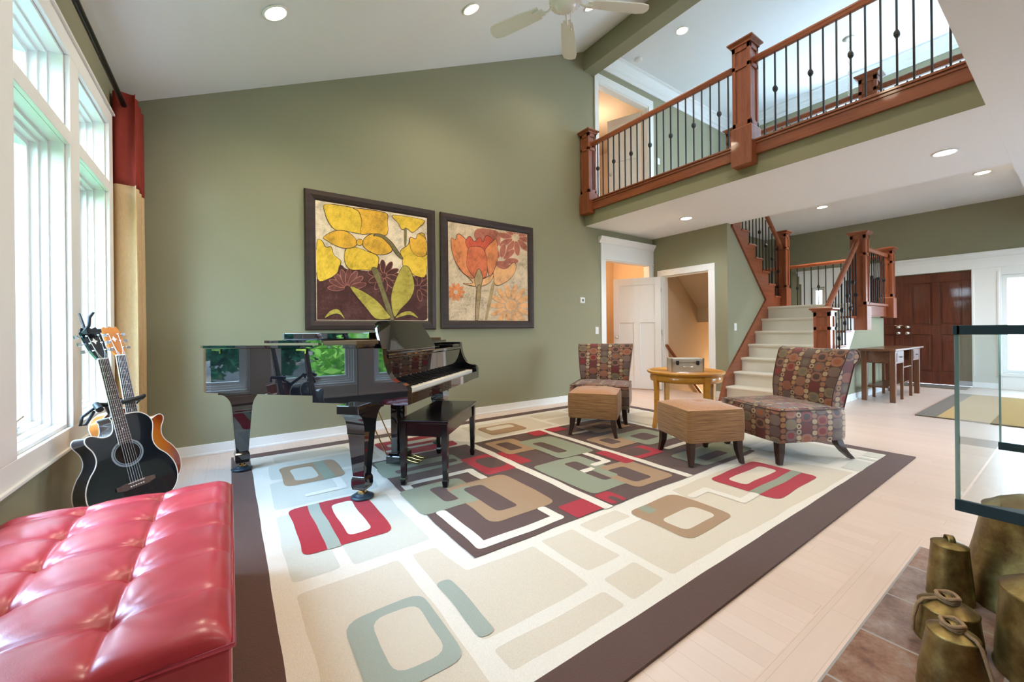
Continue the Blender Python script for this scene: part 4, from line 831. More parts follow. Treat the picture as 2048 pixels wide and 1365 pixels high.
# pendant lamp hanging in the stair hall
t = thing('pendant_lamp', 'pendant lamp hanging on a chain beyond the loft railings', 'pendant lamp', (8.05, 2.14, ZC2))
b = MB(); b.lathe([(.075, 0), (.075, -.012), (.05, -.03), (.012, -.045), (0, -.046)], n=24); b.build('canopy', M['nickel'], t)
b = MB()
for k in range(32):
    z = -.06 - k*.045
    ring = [(.010*cos(a)*(1 if k % 2 else 0), .010*cos(a)*(0 if k % 2 else 1), z+.026*sin(a)) for a in [2*pi*i/10 for i in range(10)]]
    b.tube(ring, .0028, 5, closed=True)
b.build('chain', M['nickel'], t)
b = MB(); b.lathe([(.02, -1.48), (.05, -1.50), (.17, -1.62), (.20, -1.72), (.14, -1.80), (0, -1.83)], n=24); b.build('glass_bowl', M['plasticwhite'], t)

# ceiling fan under the vault
fx, fy, fz = 2.38, 2.55, 3.90
t = thing('ceiling_fan', 'white five-blade ceiling fan hanging from the sloped ceiling near the beam', 'ceiling fan', (fx, fy, fz))
b = MB(); b.lathe([(.0, -.055), (.03, -.054), (.060, -.045), (.085, -.02), (.09, 0), (.14, .015), (.145, .05), (.12, .09), (.06, .12), (.02, .13)], n=32); b.build('motor_housing', M['plasticwhite'], t)
b = MB()
for k in range(20):
    a = 2*pi*k/20; b.box(.10, .132, -.005, .005, .0, .006); 
    n = len(b.v)-8
    for i in range(n, n+8): p = V(b.v[i]); b.v[i] = (p.x*cos(a)-p.y*sin(a), p.x*sin(a)+p.y*cos(a), p.z+.012)
b.build('vent_slot', M['blackplastic'], t, fixn=False)
b = MB(); b.tube([(0,0,.12), (0,0, vz(fx)-fz-.04)], .014); b.lathe([(.07, vz(fx)-fz-.09), (.075, vz(fx)-fz-.03), (.08, vz(fx)-fz+.03)], n=20); b.build('downrod', M['plasticwhite'], t)
b = MB(); b.tube([(.04, -.02, -.05), (.04, -.02, -.20)], .0018, 5); b.lathe([(0, -.225), (.006, -.22), (.007, -.205), (0, -.198)], (.04, -.02, 0), n=8); b.build('pull_chain', M['nickel'], t)
for k in range(5):
    a = radians(44 + 72*k); Rz = Matrix.Rotation(a, 4, 'Z')
    b = MB(); b.tube([(.10,0,.03), (.17,0,.0), (.24,0,.012)], [.012,.010,.014], 6); b.box(.20, .30, -.035, .035, .008, .016); b.xf(Rz); b.build('blade_arm', M['plasticwhite'], t)
    b = MB(); out = [(.24, -.055), (.40, -.066), (.66, -.075), (.725, -.06), (.745, -.02), (.745, .02), (.725, .06), (.66, .075), (.40, .066), (.24, .055)]
    b.prism(out, (0,0,.016), (1,0,0), (0, cos(radians(11)), sin(radians(11))), (0,0,.008)); b.xf(Rz); b.build('fan_blade', M['plasticwhite'], t, bevel=.002)

# curtain, rod
def curtain():
    t = thing('curtain', 'tall curtain with a brick red top and gold linen body in the corner', 'curtain', (-.645, 4.30, 0))
    path = []   # zig-zag in plan (local x across, y along the wall)
    N = 90
    for i in range(N+1):
        s = i/N; y = -.17 + .37*s; x = .005 + .066*cos(s*pi*6.0) ; y += .035*sin(s*pi*12.0)*.6
        path.append((x, y))
    def sheet(name, z0, z1, mat, nz):
        rows = []
        for k in range(nz+1):
            z = z0+(z1-z0)*k/nz; rows.append([(x*(1.0+.10*(1-z/3)*sin(i*.35+z*1.3)) , y+.004*sin(z*5+i*.3), z) for i, (x, y) in enumerate(path)])
        b = MB(); b.grid(rows); o = b.build(name, mat, t); m = o.modifiers.new('thick', 'SOLIDIFY'); m.thickness = .003
        return o
    sheet('gold_panel', .03, 2.235, M['curtain_gold'], 30); sheet('red_band', 2.235, 2.93, M['curtain_red'], 10)
    return t
curtain()
t = thing('curtain_rod', 'long dark curtain rod above the window wall', 'curtain rod', (-.64, 1.5, 2.835))
b = MB(); b.tube([(0, -2.6, 0), (0, 3.0, 0)], .0165, 14); b.build('pole', M['rod'], t)
b = MB(); b.lathe([(0,0),(.022,.004),(.028,.02),(.026,.045),(.012,.06),(0,.062)], n=16); b.xf(Matrix.Translation((0, 3.0, 0)) @ Matrix.Rotation(-pi/2, 4, 'X')); b.build('finial', M['rod'], t)
for y in (-.9, 2.86):
    b = MB(); b.box(-.08, -.072, y-.02, y+.02, -.05, .05); b.tube([(-.075, y, 0), (-.02, y, 0)], .008); b.lathe([(.022,-.012),(.022,.012)], (0,0,0), n=14); b.xf(Matrix.Translation((0,0,0))); 
    n = len(b.v)-28
    for i in range(n, len(b.v)): p = V(b.v[i]); b.v[i] = (p.x, p.z+y, p.y)
    b.build('bracket', M['rod'], t)

# picture frames with the two flower paintings
def clip(poly, w, h):
    for ax, lim, s in ((0, 0, 1), (0, w, -1), (1, 0, 1), (1, h, -1)):
        out = []
        for i in range(len(poly)):
            a, b_ = poly[i-1], poly[i]; da, db = (a[ax]-lim)*s, (b_[ax]-lim)*s
            if (da >= 0) != (db >= 0):
                k = da/(da-db); out.append((a[0]+(b_[0]-a[0])*k, a[1]+(b_[1]-a[1])*k))
            if db >= 0: out.append(b_)
        poly = out
        if len(poly) < 3: return []
    return poly
def smoothpoly(p, it=2):
    # closed Catmull-Rom curve through the points
    n = len(p); q = []; m = 2*it
    for i in range(n):
        a, b_, c, d = p[i-1], p[i], p[(i+1) % n], p[(i+2) % n]
        for j in range(m):
            t = j/m
            q.append(tuple(.5*(2*b_[k]+(c[k]-a[k])*t+(2*a[k]-5*b_[k]+4*c[k]-d[k])*t*t+(3*b_[k]-a[k]-3*c[k]+d[k])*t**3) for k in (0, 1)))
    return q
def painting(name, label, x, z, w, h, data, ground):
    t = thing('framed_painting', label, 'painting', (x, YB-.03, z))
    fw_ = .11; b = MB(); pr = [(0, 0), (0, .030), (.012, .042), (.05, .046), (.085, .036), (fw_, .020), (fw_, 0)]   # across, depth
    c = [(-fw_, -fw_), (w+fw_, -fw_), (w+fw_, h+fw_), (-fw_, h+fw_)]; d = [(1,1),(-1,1),(-1,-1),(1,-1)]
    rows = [[(c[i][0]+d[i][0]*a, .029-dep, c[i][1]+d[i][1]*a) for a, dep in pr] for i in (0,1,2,3,0)]
    b.grid(rows, smooth=False); b.build('picture_frame', M['frame'], t)
    cols = [ground, 'line', 'blush', 'salmon'] + sorted({k for k, _, _ in data}); ix = {k: i for i, k in enumerate(cols)}
    b = MB(); b.box(-.005, w+.005, .004, .028, -.005, h+.005, 0); lay = 0
    for k, outl, poly in data:
        lay += 1; q = clip(smoothpoly(poly), w, h)
        if not q: continue
        y = .004 - .00010*lay - .0001
        b.poly([(px, y, pz) for px, pz in q], ix[k])
        petal = len(poly) == 10 and k in ('plum', 'maroon', 'rust')
        if outl or petal:
            li = 1 if outl else (3 if k == 'rust' else 2); qq = q
            for i in range(len(qq)):
                a, c_ = V((qq[i-1][0], 0, qq[i-1][1])), V((qq[i][0], 0, qq[i][1])); e = c_-a
                if e.length < 1e-6: continue
                if (min(a.x, c_.x) < .002 and abs(e.x) < .004) or (max(a.x, c_.x) > w-.002 and abs(e.x) < .004) or (max(a.z, c_.z) > h-.002 and abs(e.z) < .004): continue
                nn = V((-e.z, 0, e.x)).normalized()*.0028*(.6+.8*abs(sin(i*.21+lay)))
                yy = V((0, y-.00005, 0)); b.poly([a+yy-nn, c_+yy-nn, c_+yy+nn, a+yy+nn], li)
    o = b.build('canvas', [M['p_'+k] for k in cols], t, fixn=False)
    return t
painting('p1', 'large framed painting of yellow flowers over maroon ground', .742, 1.24, 1.222, 1.238, PAINT1, 'cream')
painting('p2', 'framed painting of an orange tulip bloom, right of the yellow flowers', 2.255, 1.248, 1.235, 1.230, PAINT2, 'sand')

# rugs
def wav(p, seed=0): 
    return (p[0]+.004*sin(p[1]*9+seed)+.002*sin(p[1]*21+2*seed), p[1]+.004*sin(p[0]*8+seed*1.7)+.002*sin(p[0]*19+seed))
def rpoly(pts, r):
    n = len(pts); out = []
    for i in range(n):
        a, p, c = V((*pts[i-1], 0)), V((*pts[i], 0)), V((*pts[(i+1) % n], 0))
        u, w_ = (a-p), (c-p); k = min(r, u.length*.45, w_.length*.45); A = p+u.normalized()*k; B = p+w_.normalized()*k
        for j in range(5):
            t_ = j/4; q = A*(1-t_)**2 + p*2*t_*(1-t_) + B*t_*t_; out.append((q.x, q.y))
    dense = []
    for i in range(len(out)):
        a, c = out[i], out[(i+1) % len(out)]; L = sqrt((a[0]-c[0])**2+(a[1]-c[1])**2); m = max(1, int(L/.07))
        for j in range(m): dense.append((a[0]+(c[0]-a[0])*j/m, a[1]+(c[1]-a[1])*j/m))
    return dense
def RC(x0, y0, x1, y1): return [(x0,y0),(x1,y0),(x1,y1),(x0,y1)]
RUG = [
 ('ivory', 0, RC(.135,.99,4.57,4.19)),
 ('beige', .03, RC(.22,1.02,.655,1.895)), ('beige', .02, [(.72,1.225),(1.25,1.225),(1.25,1.61),(.875,1.63),(.84,1.90),(.72,1.90)]),
 ('beige', .02, RC(1.31,1.30,1.53,1.63)), ('beige', .02, RC(1.32,1.06,1.54,1.225)), ('beige', .02, RC(.725,1.055,1.265,1.165)),
 ('beige', .02, [(1.6,1.065),(3.82,1.01),(3.80,1.22),(3.62,1.62),(2.43,1.62),(2.40,1.475),(1.6,1.475)]), ('beige', .02, RC(1.59,1.53,1.90,1.64)),
 ('mist', .03, RC(.46,1.98,.85,2.72)), ('mist', .03, RC(.21,1.99,.41,2.76)), ('mist', .05, RC(.22,2.86,.86,3.40)), ('mist', .04, RC(.24,3.46,.86,3.84)), ('mist', .03, RC(.30,3.90,.90,4.10)),
 ('beige', .03, RC(2.12,3.50,3.04,4.06)), ('beige', .03, RC(3.11,3.50,3.60,3.76)), ('beige', .03, RC(3.11,3.83,3.62,4.10)), ('beige', .03, RC(3.68,3.52,4.46,4.10)), ('beige', .03, RC(.97,3.52,1.07,4.08)),
 ('mist', .02, RC(3.88,.99,4.20,1.11)), ('mist', .02, RC(4.39,.995,4.55,1.11)), ('mist', .03, RC(3.88,1.19,4.48,1.72)), ('mist', .03, RC(3.90,1.80,4.50,2.55)), ('beige', .03, RC(3.90,2.64,4.50,3.40)), ('mist', .02, RC(4.27,.995,4.33,1.11)),
 ('grey', .07, RC(.335,1.19,.645,1.60)), ('beige', .06, RC(.42,1.255,.60,1.55)), ('grey', .03, RC(.715,1.235,.783,1.62)),
 ('tan', .07, RC(1.93,1.18,2.40,1.58)), ('beige', .05, RC(2.0,1.245,2.315,1.40)), ('sage', .0, RC(2.02,1.49,2.10,1.575)),
 ('red', .06, RC(2.83,1.13,3.51,1.58)), ('beige', .04, RC(2.93,1.365,3.42,1.495)), ('sage', .0, RC(2.826,1.235,3.515,1.30)),
 ('ivory', .03, RC(2.43,1.455,2.665,1.51)), ('ivory', .03, RC(2.605,1.23,2.665,1.50)), ('ivory', .03, RC(2.60,1.23,2.83,1.285)),
 ('red', .06, RC(.285,2.19,.73,2.82)), ('grey', .0, RC(.39,2.187,.455,2.823)), ('ivory', .04, RC(.51,2.275,.635,2.745)),
 ('tan', .07, RC(.31,3.25,.72,3.74)), ('mist', .05, RC(.38,3.335,.54,3.645)), ('sage', .0, RC(.56,3.255,.64,3.735)),
 ('ivory', .03, RC(.40,2.98,.67,3.035)), ('ivory', .03, RC(.61,2.99,.67,3.24)),
 ('red', .06, RC(1.13,3.47,1.80,3.99)), ('mist', .0, RC(1.126,3.63,1.804,3.69)), ('ivory', .04, RC(1.22,3.77,1.72,3.87)),
 ('tan', .07, RC(2.24,3.57,2.72,3.92)), ('beige', .05, RC(2.315,3.735,2.655,3.87)),
 # central field
 ('brown', 0, RC(.945,1.69,3.80,3.43)), ('ivory', 0, RC(1.852,1.68,1.925,3.44)), ('ivory', 0, RC(2.742,1.68,2.812,3.44)),
 ('sage', .06, RC(.935,2.97,1.60,3.24)), ('sage', .05, RC(.955,3.15,1.36,3.40)), ('brown', .03, RC(1.04,3.03,1.56,3.115)),
 ('ivory', .04, RC(1.0,2.75,1.56,2.81)), ('ivory', .03, RC(1.495,2.545,1.56,2.80)), ('ivory', .03, RC(.975,2.67,1.035,2.80)),
 ('red', .03, RC(1.58,2.60,1.852,3.05)), ('brown', .08, RC(1.66,2.70,1.852,2.97)), ('red', .02, RC(1.925,2.66,2.05,3.02)),
 ('sage', .06, RC(.92,2.255,1.375,2.69)), ('brown', .04, RC(1.11,2.335,1.215,2.605)),
 ('tan', .07, RC(1.205,1.93,1.69,2.555)), ('sage', .04, RC(1.21,2.25,1.375,2.50)), ('brown', .04, RC(1.305,2.03,1.455,2.47)),
 ('ivory', .03, RC(1.0,1.735,1.065,2.25)), ('ivory', .04, RC(1.0,1.735,1.58,1.80)), ('ivory', .03, RC(1.52,1.745,1.58,1.93)),
 ('red', .02, RC(1.635,1.695,1.852,1.875)), ('red', .03, RC(1.94,1.695,2.08,1.86)), ('brown', .02, RC(1.99,1.69,2.04,1.79)),
 ('sage', .06, RC(1.95,1.87,2.46,2.54)), ('brown', .04, RC(2.20,2.0,2.33,2.445)), ('ivory', .0, RC(2.20,2.20,2.33,2.26)),
 ('tan', .06, RC(2.28,1.765,2.70,2.21)), ('brown', .04, RC(2.355,1.845,2.54,2.13)), ('sage', .02, RC(2.28,2.02,2.37,2.21)),
 ('ivory', .03, RC(2.37,2.25,2.575,2.31)), ('ivory', .03, RC(2.515,2.255,2.58,2.62)),
 ('tan', .05, RC(1.99,2.90,2.32,3.34)), ('brown', .03, RC(2.07,3.0,2.21,3.26)), ('sage', .06, RC(2.28,2.545,2.69,3.18)), ('brown', .04, RC(2.36,2.68,2.475,3.06)),
 ('red', .03, RC(2.56,3.25,2.742,3.425)), ('red', .03, RC(2.812,3.27,3.02,3.425)),
 ('red', .03, RC(2.62,2.15,2.742,2.50)), ('red', .03, RC(2.812,2.15,3.15,2.40)), ('brown', .05, RC(2.812,2.22,3.06,2.40)),
 ('tan', .05, RC(2.86,2.48,3.30,2.86)), ('brown', .03, RC(2.95,2.58,3.09,2.76)), ('sage', .06, RC(3.20,2.36,3.70,2.80)), ('brown', .04, RC(3.31,2.48,3.55,2.68)),
 ('sage', .06, RC(3.06,1.73,3.86,2.05)), ('brown', .03, RC(3.20,1.80,3.55,1.90)),
 ('ivory', .03, RC(3.22,2.17,3.70,2.23)), ('ivory', .03, RC(3.64,2.17,3.70,2.42)), ('ivory', .03, RC(2.90,3.06,3.40,3.12)), ('tan', .05, RC(3.15,2.95,3.7,3.3)), ('brown', .04, RC(3.3,3.03,3.55,3.22)),
]
b = MB(); cols = ['brown', 'ivory', 'beige', 'mist', 'grey', 'tan', 'sage', 'red']; ix = {k: i for i, k in enumerate(cols)}
b.box(0, 4.70, .83, 4.33, 0, .011, 0)
for i, (k, r, p) in enumerate(RUG):
    q = rpoly(p, max(r, .004)); q = [wav(a, i) for a in q] if i else [(a[0]+.3*(wav(a, .3)[0]-a[0]), a[1]+.3*(wav(a, .3)[1]-a[1])) for a in q]
    z = .0112 + .00009*i; b.poly([(x, y, z) for x, y in q], ix[k])
rg = b.build('area_rug', [M['rug_'+k] for k in cols], None, fixn=False)
tag(rg, 'large area rug with abstract rings and blocks, brown border, under the piano', 'rug')
b = MB(); cols = ['olivebrown', 'gold', 'plum', 'brown']
b.box(6.96, 9.7, -.35, 1.235, 0, .012, 0); b.box(6.99, 9.66, .28, 1.05, .012, .0125, 1); b.box(6.99, 9.66, -.33, .28, .012, .0125, 2); b.box(7.6, 9.66, .55, .9, .0125, .0129, 1)
rg = b.build('foyer_rug', [M['rug_'+k] for k in cols], None, fixn=False); tag(rg, 'small striped olive, gold and plum rug on the foyer floor', 'rug')
b = MB(); b.box(10.35, 10.92, 1.2, 2.9, 0, .012, 0); rg = b.build('door_mat', [M['rug_olivebrown']], None, fixn=False, bevel=.004); tag(rg, 'flat brown mat lying before the front doors', 'mat')
RZ = .0195                                     # top of the rug pile
# ------------------------------------------------------------------ grand piano (local x bass -> treble, y keyboard -> tail)
PA = radians(42.8)
pn = thing('grand_piano', 'black lacquered baby grand piano with its lid closed', 'piano', (.705, 2.743, 0), PA)
X1, X2, YT = -.08, 1.42, 1.275
def rim_outline(off=0.0):
    """plan of the case from the bass front round the tail to the treble front"""
    p = [(X1-off, -.03)]
    p += [(X1-off, YT-.16)]
    for k in range(1, 7): a = pi - k*pi/2/6; p.append((X1+.15+(.15+off)*cos(a), YT-.15+(.15+off)*sin(a)))
    tail = [(.28, YT+.005), (.42, YT-.01), (.54, YT-.06), (.62, YT-.15), (.67, YT-.27), (.71, YT-.42), (.77, YT-.56), (.87, YT-.69), (1.02, YT-.79), (1.18, YT-.85), (1.31, YT-.91), (1.39, YT-.99), (1.42, YT-1.10)]
    for i, (x, y) in enumerate(tail):
        nx, ny = (0, 1) if i < 2 else ((.7, .7) if i < 4 else ((1, .25) if i < 6 else ((.6, .8) if i < 10 else (1, .3)))); L = sqrt(nx*nx+ny*ny)
        p.append((x+off*nx/L, y+off*ny/L))
    p += [(X2+off, -.03)]
    return p
b = MB(); b.prism(rim_outline(), (0,0,.690), (1,0,0), (0,1,0), (0,0,.310), smooth_side=False); b.build('case', M['pianoblack'], pn, bevel=.004)
# lid: long board plus folded front flap lying on it
def lid(y0, z0, z1, off, ymax=9):
    p = [(x, y) for x, y in rim_outline(off)]; q = []
    p = [(x, max(y, y0)) for x, y in p]
    return p
b = MB(); b.prism(lid(-.03, 0, 0, .018), (0,0,1.003), (1,0,0), (0,1,0), (0,0,.018)); b.build('lid', M['pianoblack'], pn, bevel=.005, seg=3)
b = MB(); b.prism([(X1-.016, .22), (X1-.016, .66), (X1+.05, .72), (.70, .72), (1.15, .34), (1.26, .22)], (0,0,1.036), (1,0,0), (0,1,0), (0,0,.018)); b.build('lid_flap', M['pianoblack'], pn, bevel=.005, seg=3)
b = MB(); b.box(X1-.01, 1.30, -.03, .22, 1.021, 1.048); b.box(X1+.0, X1+.06, .22, .26, 1.021, 1.036); b.box(.9, .96, .22, .26, 1.021, 1.036); b.build('flap_hinge_rail', M['felt'], pn, bevel=.003)
b = MB(); b.box(X1-.012, X1+.05, .215, .225, 1.022, 1.050); b.build('lid_edge_block', M['pianoblack'], pn)
# arms (cheeks) with the swooping profile
arm = [(-.20, 1.0), (-.205, .955), (-.215, .90), (-.235, .845), (-.262, .805), (-.295, .785), (-.335, .778), (-.360, .766), (-.372, .74), (-.372, .645), (.305, .645), (.305, .69), (-.03, .69), (-.03, 1.0)]
for x0, x1 in ((X1, X1+.055), (X2-.055, X2)):
    b = MB(); b.prism(arm, (x0,0,0), (0,1,0), (0,0,1), (x1-x0,0,0)); b.build('arm', M['pianoblack'], pn, bevel=.004)
b = MB(); b.box(X1+.055, X2-.055, -.372, -.345, .645, .715); b.build('key_slip', M['pianoblack'], pn, bevel=.004)
b = MB(); b.box(X1+.055, X2-.055, -.345, .30, .645, .690); b.build('key_bed', M['pianoblack'], pn, bevel=.003)
ka, kb = X1+.115, X2-.115
for x0, x1 in ((X1+.055, ka), (kb, X2-.055)):
    b = MB(); b.box(x0, x1, -.345, -.20, .69, .742); b.build('key_block', M['pianoblack'], pn, bevel=.004)
kw = (kb-ka)/52
b = MB()
for k in range(52): b.box(ka+kw*k+.0006, ka+kw*(k+1)-.0006, -.343, -.195, .712, .735)
o = b.build('white_keys', M['ivory'], pn, fixn=False, bevel=.0012, seg=1)
b = MB(); pat = [1,1,0,1,1,1,0]
for k in range(51):
    if pat[(k+5) % 7]: x = ka+kw*(k+1); b.tbox(x-.0058, x+.0058, -.295, -.195, .735, .747, .001, .003)
b.build('black_keys', M['ebony'], pn, fixn=False)
b = MB(); b.prism([(-.196, .742), (-.206, .80), (-.204, .93), (-.190, .935), (-.18, .742)], (X1+.055,0,0), (0,1,0), (0,0,1), (X2-X1-.11,0,0)); b.build('fallboard', M['pianoblack'], pn, bevel=.003)
b = MB(); b.box(X1+.055, X2-.055, -.215, -.03, .935, .958); b.box(X2-.25, X2-.056, -.20, -.03, .958, .982); b.build('front_shelf', M['pianoblack'], pn, bevel=.004)
b = MB(); b.box(X1+.30, X1+.36, -.2165, -.214, .944, .950); b.box(X1+.42, X1+.47, -.2165, -.214, .944, .950); b.box(X1+.6, X1+.66, -.19, -.15, .958, .9595); b.build('brass_fittings', M['brass'], pn)
# music desk, tilted back
dk = [(.145, 0), (1.07, 0), (1.05, .06), (1.015, .14), (.965, .225), (.955, .238), (.80, .248), (.60, .252), (.40, .249), (.26, .238), (.222, .230), (.232, .205), (.205, .192), (.185, .15), (.165, .07)]
b = MB(); b.prism(dk, (.0, -.075, .962), (1,0,0), (0, sin(radians(24)), cos(radians(24))), (0, .016, -.006)); b.build('music_desk', M['pianoblack'], pn, bevel=.003)
b = MB(); b.box(.15, 1.07, -.11, -.06, .958, .972); b.build('desk_ledge', M['pianoblack'], pn, bevel=.003)
# legs with shoulder block, taper, foot and brass castor
def pleg(x, y, ztop, ang):
    b = MB(); c, s = cos(ang), sin(ang)
    b.box(-.155, .155, -.075, .075, ztop-.055, ztop)
    prof = [(.150, ztop-.055)] + [(.066+.084*(1-sin(k*pi/16))**1.0, ztop-.055-.135*(1-cos(k*pi/16))) for k in range(1, 9)] + [(.066, ztop-.195), (.066, ztop-.20)]
    n_ = len(prof); dp = [.066-.004*i/(n_-1) for i in range(n_)]
    cor = [[(-w_, -d, z), (w_, -d, z), (w_, d, z), (-w_, d, z)] for (w_, z), d in zip(prof, dp)]
    for i in range(4): b.grid([[c[i], c[(i+1) % 4]] for c in cor], 0, True)
    b.tbox(-.042, .042, -.042, .042, .165, ztop-.20, -.022, -.018)
    b.tbox(-.050, .050, -.050, .050, .145, .165, .008, .008); b.box(-.050, .050, -.050, .050, .10, .145); b.tbox(-.044, .044, -.044, .044, .078, .10, -.006, -.006)
    Mx = Matrix.Translation((x, y, 0)) @ Matrix.Rotation(ang, 4, 'Z'); b.xf(Mx); o = b.build('leg', M['pianoblack'], pn, bevel=.003)
    g = MB(); g.tube([(-.02, 0, .045), (.02, 0, .045)], .021, 14); g.bar((0,0,.03), (0,0,.082), .05, .018); g.xf(Mx); g.build('castor', M['brass'], o)
    g = MB(); g.lathe([(.072, RZ), (.074, RZ+.008), (.060, RZ+.016), (.046, RZ+.018), (.044, RZ+.026), (.030, RZ+.028), (0, RZ+.014)], n=26); g.xf(Mx); g.build('castor_cup', M['rubber'], o)
pleg(0, 0, .645, 0); pleg(1.327, 0, .645, 0); pleg(.31, 1.27, .690, radians(-38))
# pedal lyre: post, box, braces, three pedals
b = MB(); b.box(.585, .645, .06, .115, .12, .645); b.box(.715, .755, .06, .115, .12, .645); b.box(.55, .79, .05, .125, .60, .645); b.build('lyre_post', M['pianoblack'], pn, bevel=.003)
b = MB(); b.box(.565, .775, .03, .15, .045, .105); b.tbox(.565, .775, .03, .15, .105, .122, .018, .018); b.build('pedal_box', M['pianoblack'], pn, bevel=.003)
for x in (.60, .74):
    b = MB(); b.tube([(x, .14, .06), (x-.01 if x < .67 else x+.01, .44, .66)], .0055, 8); b.build('lyre_brace', M['brass'], pn)
for x in (.61, .67, .73):
    b = MB(); b.tube([(x, .04, .075), (x, -.02, .072), (x, -.07, .058), (x, -.115, .052)], [.006,.007,.012,.009], 8); b.build('pedal', M['brass'], pn)
# brass lid hooks
for y in (1.10, .42):
    b = MB(); b.box(X1-.007, X1, y-.07, y, .985, .996); b.box(X1-.008, X1, y-.075, y-.066, .966, .996); b.build('lid_hook', M['brass'], pn)

bx = thing('closed_book_box', 'flat black case lying on the closed piano lid', 'case', (.705, 2.743, 1.0545), PA)
b = MB(); b.box(.24, .56, .085, .80, 0, .046); b.build('case_body', M['pianoblack'], bx, bevel=.004)
b = MB(); b.box(.238, .562, .80, .815, 0, .046); b.build('case_spine', M['screen'], bx, bevel=.002)

# ------------------------------------------------------------------ piano bench
BA = radians(46.0)
bn = thing('piano_bench', 'black lacquered piano bench with tapered legs in front of the keyboard', 'bench', (1.368, 2.941, 0), BA)
hx, hy, zt = .405, .185, .485
b = MB(); b.box(-hx, hx, -hy, hy, zt-.024, zt); b.build('seat', M['benchblack'], bn, bevel=.005)
b = MB(); b.box(-hx+.03, hx-.03, -hy+.02, -hy+.035, zt-.115, zt-.024); b.box(-hx+.03, hx-.03, hy-.035, hy-.02, zt-.115, zt-.024); b.box(-hx+.02, -hx+.035, -hy+.03, hy-.03, zt-.115, zt-.024); b.box(hx-.035, hx-.02, -hy+.03, hy-.03, zt-.115, zt-.024); b.build('apron', M['benchblack'], bn, fixn=False)
for i in (-1, 1):
    for j in (-1, 1):
        cx, cy = i*(hx-.035), j*(hy-.032); b = MB(); b.tbox(cx-.016, cx+.016, cy-.016, cy+.016, .075, zt-.024, -.008, -.008)
        b.tbox(cx-.021, cx+.021, cy-.021, cy+.021, .062, .075, .005, .005); b.tbox(cx-.015, cx+.015, cy-.015, cy+.015, RZ, .062, -.006, -.006); b.build('leg', M['benchblack'], bn, bevel=.002)

